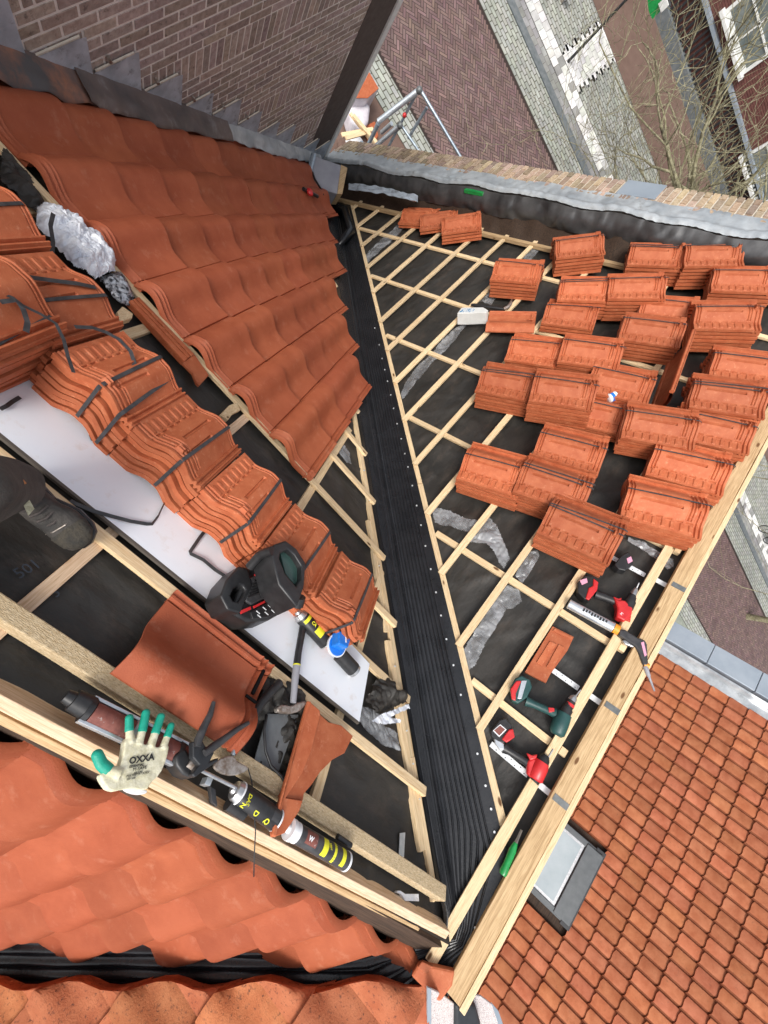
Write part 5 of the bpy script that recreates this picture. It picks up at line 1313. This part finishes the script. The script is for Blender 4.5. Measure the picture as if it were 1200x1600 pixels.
# pliers with black handles
def c9(pts): return crop(0, 900, 3, pts)
t = thing('lead_pliers', 'wide open pliers with two black handles on the end of the caulking gun', 'pliers', placed(FL, 320, 1160, .06))
MB().tube([at(FL, *p, .13) for p in c9([(1002, 590), (985, 650), (955, 710), (930, 770), (925, 800)])], [.007, .011, .013, .014, .012], k=10).build('handle', M['strap'], t, smooth=60)
MB().tube([at(FL, *p, .13) for p in c9([(1165, 688), (1110, 720), (1050, 765), (1000, 800), (960, 830)])], [.007, .010, .012, .014, .012], k=10).build('handle', M['strap'], t, smooth=60)
flat(FL, c9([(905, 775), (950, 770), (965, 800), (1000, 795), (1005, 830), (985, 870), (1030, 850), (1020, 870), (940, 925), (915, 945), (900, 930), (935, 885), (905, 850)]), .09, .12, 'jaws', M['dark'], t, bevel=.005, seg=3)
# caulking gun lying along the beams, under the glove
t = thing('caulking_gun', 'black caulking gun holding a maroon cartridge, lying under the glove', 'caulking gun', placed(FL, 200, 1130))
rod(FL, *c9([(305, 560), (420, 620)]), .026, .045, 'nozzle_holder', M['blk'], t, prof=[(0, .018), (.3, .022), (.32, .03), (1, .034)])
rod(FL, *c9([(425, 640), (862, 850)]), .032, .045, 'cartridge', M['maroon'], t, k=24)
for off in (-.034, .034):
    X, L = dirframe(FL, *c9([(400, 622), (870, 850)]), .048); MB(X).box(0, L, off - .005, off + .005, -.010, .014).build('side_rail', M['silver'], t, frame=X, bevel=.002)
X, L = dirframe(FL, *c9([(400, 622), (870, 850)]), .048)
for x in (.0, .42, .88): MB(X).tube([(L * x, 0, -.003), (L * (x + .045), 0, -.003)], .0365, k=24).build('band', M['blk' if x in (0., .88) else 'alu'], t, frame=X, smooth=45)
poly(FL, c9([(820, 840), (870, 800), (900, 850), (940, 900), (910, 950), (860, 930), (830, 890)]), .01, .085, 'trigger_block', 'blk', t, bevel=.01)
rod(FL, *c9([(930, 905), (1110, 995)]), .006, .06, 'push_rod', M['steel'], t)
rod(FL, *c9([(880, 870), (920, 900)]), .02, .075, 'thumb_catch', M['rust'], t)
# cans along the beams
can(FL, (362, 1231), (432, 1282), .036, .05, 'foam_can', 'black aerosol can with yellow letters left of the triangular tile tip', 'blk', top='steel', cap=1,
    txt=(('DAS', .24, .006, .020, 'yellow', D(-90)), ('N', .22, -.024, .022, 'yellow', D(-90)), ('D', .48, -.020, .026, 'yellow', D(-90)), ('Q', .72, -.02, .026, 'yellow', D(-90))), prints=((.8, .95, -30, 60, 'strap'),))
t = thing('black_caulk_nozzle', 'small black spout piece below the aerosol can with yellow letters', 'nozzle', placed(FL, 372, 1262, .03))
rod(FL, (356, 1255), (382, 1272), .022, .03, 'spout', M['blk'], t)
can(FL, (446, 1292), (541, 1346), .033, .05, 'sealant_can', 'dark can with white end rings lying right of the triangular tile tip', 'strap', top='wht', cap=1,
    prints=((.25, .42, -40, 40, 'maroon'), (.52, .60, -60, 50, 'yellow'), (.70, .74, -70, 70, 'yellow'), (.84, .90, -60, 60, 'yellow')), txt=(('W', .28, -.01, .022, 'wht', 0), ('VEIN', .61, .018, .012, 'yellow', D(-90))))
X, L = dirframe(FL, (446, 1292), (541, 1346), .05); MB(X).tube([(L * .05, 0, 0), (L * .10, 0, 0)], .036, k=24).build('white_ring', M['wht'], bpy.data.objects['sealant_can'], frame=X, smooth=45)
t = thing('black_clip', 'small black plastic clip on the weathered batten beside the sealant can', 'clip', placed(FL, 536, 1312, .04))
rod(FL, (527, 1307), (548, 1321), .011, .045, 'clip', M['blk'], t)
t = thing('thin_wire', 'thin dark wire hanging from the beams over the rear tiles', 'wire', placed(FL, 398, 1250, .05))
MB().tube([at(FL, x, y, n) for (x, y), n in zip(c6([(262, 600), (280, 660), (290, 780), (298, 900), (292, 1010), (290, 1110)]), (.06, .06, .06, .07, .05, .04))] , .0022, k=5).build('wire', M['blk'], t, smooth=180)
t = thing('rail_bracket', 'small grey bracket and black tab between the beams right of the glove', 'bracket', placed(FL, 328, 1225, .03))
flat(FL, c9([(975, 940), (1000, 950), (985, 985), (960, 975)]), .0, .035, 'plate', M['alu'], t, bevel=.001)
flat(FL, c9([(985, 985), (1010, 1000), (1020, 1080), (995, 1060)]), .0, .02, 'tab', M['strap'], t, bevel=.001)
# printed figures on the membrane
def mtext(s, p, q, size):
    X, L = dirframe(FL, p, q, -.036); o = text(s, X, size, mat('faint_print', (.045, .055, .07), rough=.8), main, name='printed_figures', ext=.0003)
mtext('3', (88, 935), (108, 915), .05); mtext('501', (30, 905), (70, 882), .05)

# ================================================================== GLOVE
gl = thing('work_glove', 'cream knitted work glove with green latex fingertips lying over the ridge beam', 'glove', placed(FL, 215, 1170, .10))
def glove():
    n = .115
    mb = MB(); f = lambda pts, nn=n: [at(FL, x, y, nn) for x, y in c9(pts)]
    P = [tuple(p) for p in smooth_poly(pxpoly(FL, c9([(588, 745), (635, 790), (690, 790), (745, 808), (792, 785), (782, 850), (750, 930), (700, 975), (690, 1005), (600, 995), (515, 1015), (472, 955), (470, 925), (530, 925), (572, 880)]), n), 1)]
    MB_ = MB(FL); MB_.prism(P, n - .028, n + .004)
    mb.v += MB_.v; mb.f += MB_.f
    fingers = [([(612, 780), (606, 720), (606, 665)], [.013, .0105, .0095]), ([(648, 790), (668, 720), (684, 642)], [.013, .0115, .0105]),
               ([(705, 800), (730, 730), (754, 660)], [.013, .0115, .0105]), ([(762, 810), (785, 750), (802, 702)], [.012, .010, .009]),
               ([(560, 930), (510, 912), (475, 880), (456, 838)], [.018, .015, .014, .013])]
    for pts, rs in fingers:
        p = f(pts, n - .004); b0 = len(mb.v)
        mb.tube(p, rs, k=12)
        mb.sphere(p[-1], rs[-1] * 1.02, 12, 8)
    mb.build('knit', M['cream'], gl, remesh=.0026)
    for i, (pts, rs) in enumerate(fingers):
        p = f(pts, n - .004); q = p[-2:] if i < 4 else p[-3:]
        r = rs[-2:] if i < 4 else rs[-3:]
        m2 = MB()
        st = q[0].lerp(q[1], -.15 if i < 4 else 0); pp = [st] + ([q[0].lerp(q[1], .55)] if i < 4 else [q[1]]) + [q[-1]]
        m2.tube(pp, [x + .0018 for x in ([r[0], (r[0] + r[-1]) / 2, r[-1]] if i < 4 else r)], k=14); m2.sphere(q[-1], r[-1] + .002, 14, 8)
        m2.build('latex_finger' if i < 4 else 'latex_thumb', M['latex'], gl, remesh=.0024)
    def tx(s, p, q, size, **k):
        X, L = dirframe(FL, *c9([p, q]), n + .0062); text(s, X, size, M['ink'], gl, name='print', ext=.0004, **k)
    tx('OXXA', (604, 882), (715, 862), .024, bold=.0008); tx('ESSENTIAL', (606, 900), (700, 884), .0085, bold=.0002); tx('M-SAFE', (622, 915), (690, 903), .012)
    tx('50-570', (628, 930), (690, 918), .008); tx('POLYESTER LATEX', (592, 944), (690, 926), .0075); tx('EN 388', (594, 958), (660, 946), .0075)
    flat(FL, c9([(585, 990), (600, 1010), (650, 1025), (690, 1020), (692, 1000)]), n - .03, n - .005, 'cuff', M['wht'], gl, bevel=.004, sm=1)
glove()

# ================================================================== PERSON (boot and leg of the roofer at the left edge)
pr = thing('person', 'roofer in dark work trousers and black lace up boot standing on a batten', 'person', placed(FL, 60, 800, 0))
def person():
    # foot: heel to toe on the roof
    toe = at(FL, 128, 852, .05); heel = at(FL, 20, 745, .05)
    X = (toe - heel).normalized(); N = V((0, 0, 1)); Y = N.cross(X).normalized(); N = X.cross(Y); L = (toe - heel).length
    F = frame(X, Y, N, heel)
    def sect(x, w, h0, h1, sk=0): return (x, w, h0, h1)
    S = [(-.02, .020, .02, .06), (.0, .034, .0, .09), (.05, .040, -.004, .125), (.10, .041, -.004, .12), (.15, .044, -.004, .088), (.20, .050, -.004, .070), (.245, .050, -.004, .060), (.28, .043, .0, .052), (.302, .024, .006, .040), (.308, .006, .014, .03)]
    k = L / .30
    mb = MB(F); vs = []; K = 16
    for (x, w_, h0, h1) in S:
        for j in range(K):
            a = 2 * math.pi * j / K; c_, s_ = math.cos(a), math.sin(a)
            yy = w_ * (abs(c_) ** .75) * (1 if c_ > 0 else -1); zz = (h0 + h1) / 2 + (h1 - h0) / 2 * (abs(s_) ** .8) * (1 if s_ > 0 else -1)
            vs.append((x * k, yy * 1.12 + (.012 if .15 < x < .29 else 0), zz))
    mb.add(vs, [(i * K + j, i * K + (j + 1) % K, (i + 1) * K + (j + 1) % K, (i + 1) * K + j) for i in range(len(S) - 1) for j in range(K)] + [tuple(range(K)), tuple(range((len(S) - 1) * K, len(S) * K))[::-1]])
    # body: shin, knee, thigh as one surface, rising with the leg, plus the other leg
    ank = F @ V((.045, 0, .10)); knee = ank + V((-.34, .30, .22)); knee = at(FL, -90, 770, .42); hip = knee + V((-.25, .28, .30))
    legm = MB().tube([ank, ank.lerp(knee, .3), ank.lerp(knee, .7), knee], [.045, .05, .058, .06], k=16)
    b0 = len(mb.v); mb.v += legm.v; mb.f += [tuple(i + b0 for i in f) for f in legm.f]
    body = mb.build('body', M['boot'], pr, remesh=.006)
    sole = MB(F); so = [(-.01, .034), (.05, .040), (.12, .038), (.2, .053), (.26, .053), (.29, .042), (.312, .012)]
    pts = [(x * k, w_ * 1.12 + .013 * (x > .15)) for x, w_ in so] + [(x * k, -w_ * 1.12 + .010 * (x > .15)) for x, w_ in so[::-1]]
    sole.prism(pts, -.028, .004); sole.build('boot_sole', M['blk'], pr, bevel=.006, seg=3)
    cap = MB(F); cv = []
    for (x, w_, h0, h1) in [(.235, .0515, -.0, .064), (.28, .045, .004, .056), (.304, .026, .008, .042), (.311, .008, .014, .032)]:
        for j in range(K):
            a = 2 * math.pi * j / K; c_, s_ = math.cos(a), math.sin(a)
            cv.append((x * k, w_ * 1.13 * (abs(c_) ** .75) * (1 if c_ > 0 else -1) + .012, (h0 + h1) / 2 + (h1 - h0) / 2 * (abs(s_) ** .8) * (1 if s_ > 0 else -1)))
    cap.add(cv, [(i * K + j, i * K + (j + 1) % K, (i + 1) * K + (j + 1) % K, (i + 1) * K + j) for i in range(3) for j in range(K)])
    cap.build('toe_cap', mat('toe_rubber', (.03, .028, .024), (.06, .05, .035), rough=.85, scale=30, bump=.5, bscale=90), pr, smooth=60)
    for i in range(6):
        x = .105 + .022 * i; h = .118 - .008 * i - (.0 if i < 2 else .006 * (i - 1)); w_ = .030 - .001 * i
        MB(F).tube([(x * k, -w_, h - .008), ((x + .008) * k, 0, h + .006), (x * k, w_, h - .008)], .0042, k=6).build('lace', M['lace'], pr, smooth=80)
    MB(F).tube([(.215 * k, .045, .03), (.225 * k, .02, .068), (.222 * k, -.02, .066), (.21 * k, -.045, .03)], .0022, k=5).build('stitching', M['rust'], pr)
    # trouser leg: wide hem falling over the boot
    tm = MB(); vs = []; K2 = 28; ax = [ank + V((.0, 0, .005)), ank.lerp(knee, .12), ank.lerp(knee, .45), ank.lerp(knee, .8), knee, knee.lerp(hip, .3), hip]; rr = [.082, .083, .088, .10, .108, .105, .12]
    d = (knee - ank).normalized(); u = d.orthogonal().normalized(); v = d.cross(u)
    for i, (p, r) in enumerate(zip(ax, rr)):
        for j in range(K2):
            a = 2 * math.pi * j / K2; rj = r * (1 + .07 * math.sin(3 * a + i * 1.7) + .05 * math.sin(5 * a - i)); vs.append(p + u * math.cos(a) * rj + v * math.sin(a) * rj)
    tm.add(vs, [(i * K2 + j, i * K2 + (j + 1) % K2, (i + 1) * K2 + (j + 1) % K2, (i + 1) * K2 + j) for i in range(len(ax) - 1) for j in range(K2)] + [tuple(range((len(ax) - 1) * K2, len(ax) * K2))])
    tm.build('trousers', M['trouser'], pr, smooth=180, recalc=False, sub=1)
    MB().add([at(FL, x, y, .27) for x, y in ((37, 790), (46, 781), (54, 795), (44, 806))], [(0, 1, 2, 3)]).build('boot_tag', mat('tag_print', (.35, .32, .2), (.6, .58, .4), rough=.8, scale=120), pr, recalc=False)
    MB().tube([at(FL, x, y, .33) for x, y in ((-30, 790), (5, 765), (38, 752))], .008, k=8, flat=.4).build('leather_strip', M['tan'], pr, smooth=60)
person()

# ================================================================== RIDGE ROLL AND RIDGE TILE AT THE BOTTOM
rr = thing('ridge_roll', 'black ridge ventilation roll with pale textured flaps over the plank end', 'ridge roll', placed(FR, 725, 1585, 0))
HZ = horiz(.03)
flat(HZ, [(668, 1543), (690, 1553), (713, 1571), (714, 1660), (668, 1660)], -.012, .0, 'textured_flap', M['pinkmesh'], rr, bevel=.004)
flat(HZ, [(668, 1543), (674, 1545), (674, 1660), (668, 1660)], .0, .006, 'flap_edge', M['zinc'], rr, bevel=.001)
flat(horiz(.05), [(713, 1573), (733, 1567), (746, 1575), (753, 1600), (755, 1660), (712, 1660)], -.07, .0, 'black_centre', M['roll'], rr, bevel=.02, seg=4)
flat(horiz(.0), [(722, 1563), (733, 1553), (752, 1557), (772, 1572), (782, 1592), (785, 1660), (752, 1660), (751, 1600), (744, 1578)], -.012, .0, 'textured_flap', M['pinkmesh'], rr, bevel=.004)
flat(horiz(.0), [(768, 1567), (779, 1580), (786, 1600), (788, 1660), (780, 1660), (779, 1600)], .0, .006, 'flap_edge', M['zinc'], rr, bevel=.001)
rt = thing('ridge_tile', 'old orange ridge tile fragment wedged at the junction below the batten end', 'ridge tile', placed(FR, 680, 1530, .03))
flat(FR, crop(300, 1250, 2.4, [(850, 610), (985, 640), (975, 700), (930, 760), (890, 740), (860, 700), (820, 660)]), .0, .04, 'tile_body', M['oldtile2'] if 'oldtile2' in M else M['stack'], rt, bevel=.01)
flat(FR, crop(300, 1250, 2.4, [(845, 628), (862, 605), (905, 625), (880, 655)]), .03, .055, 'end_lug', M['stack'], rt, bevel=.004)
flat(FR, crop(300, 1250, 2.4, [(880, 700), (820, 760), (795, 850), (890, 850), (895, 760)]), .0, .03, 'lower_piece', M['stack'], rt, bevel=.01)
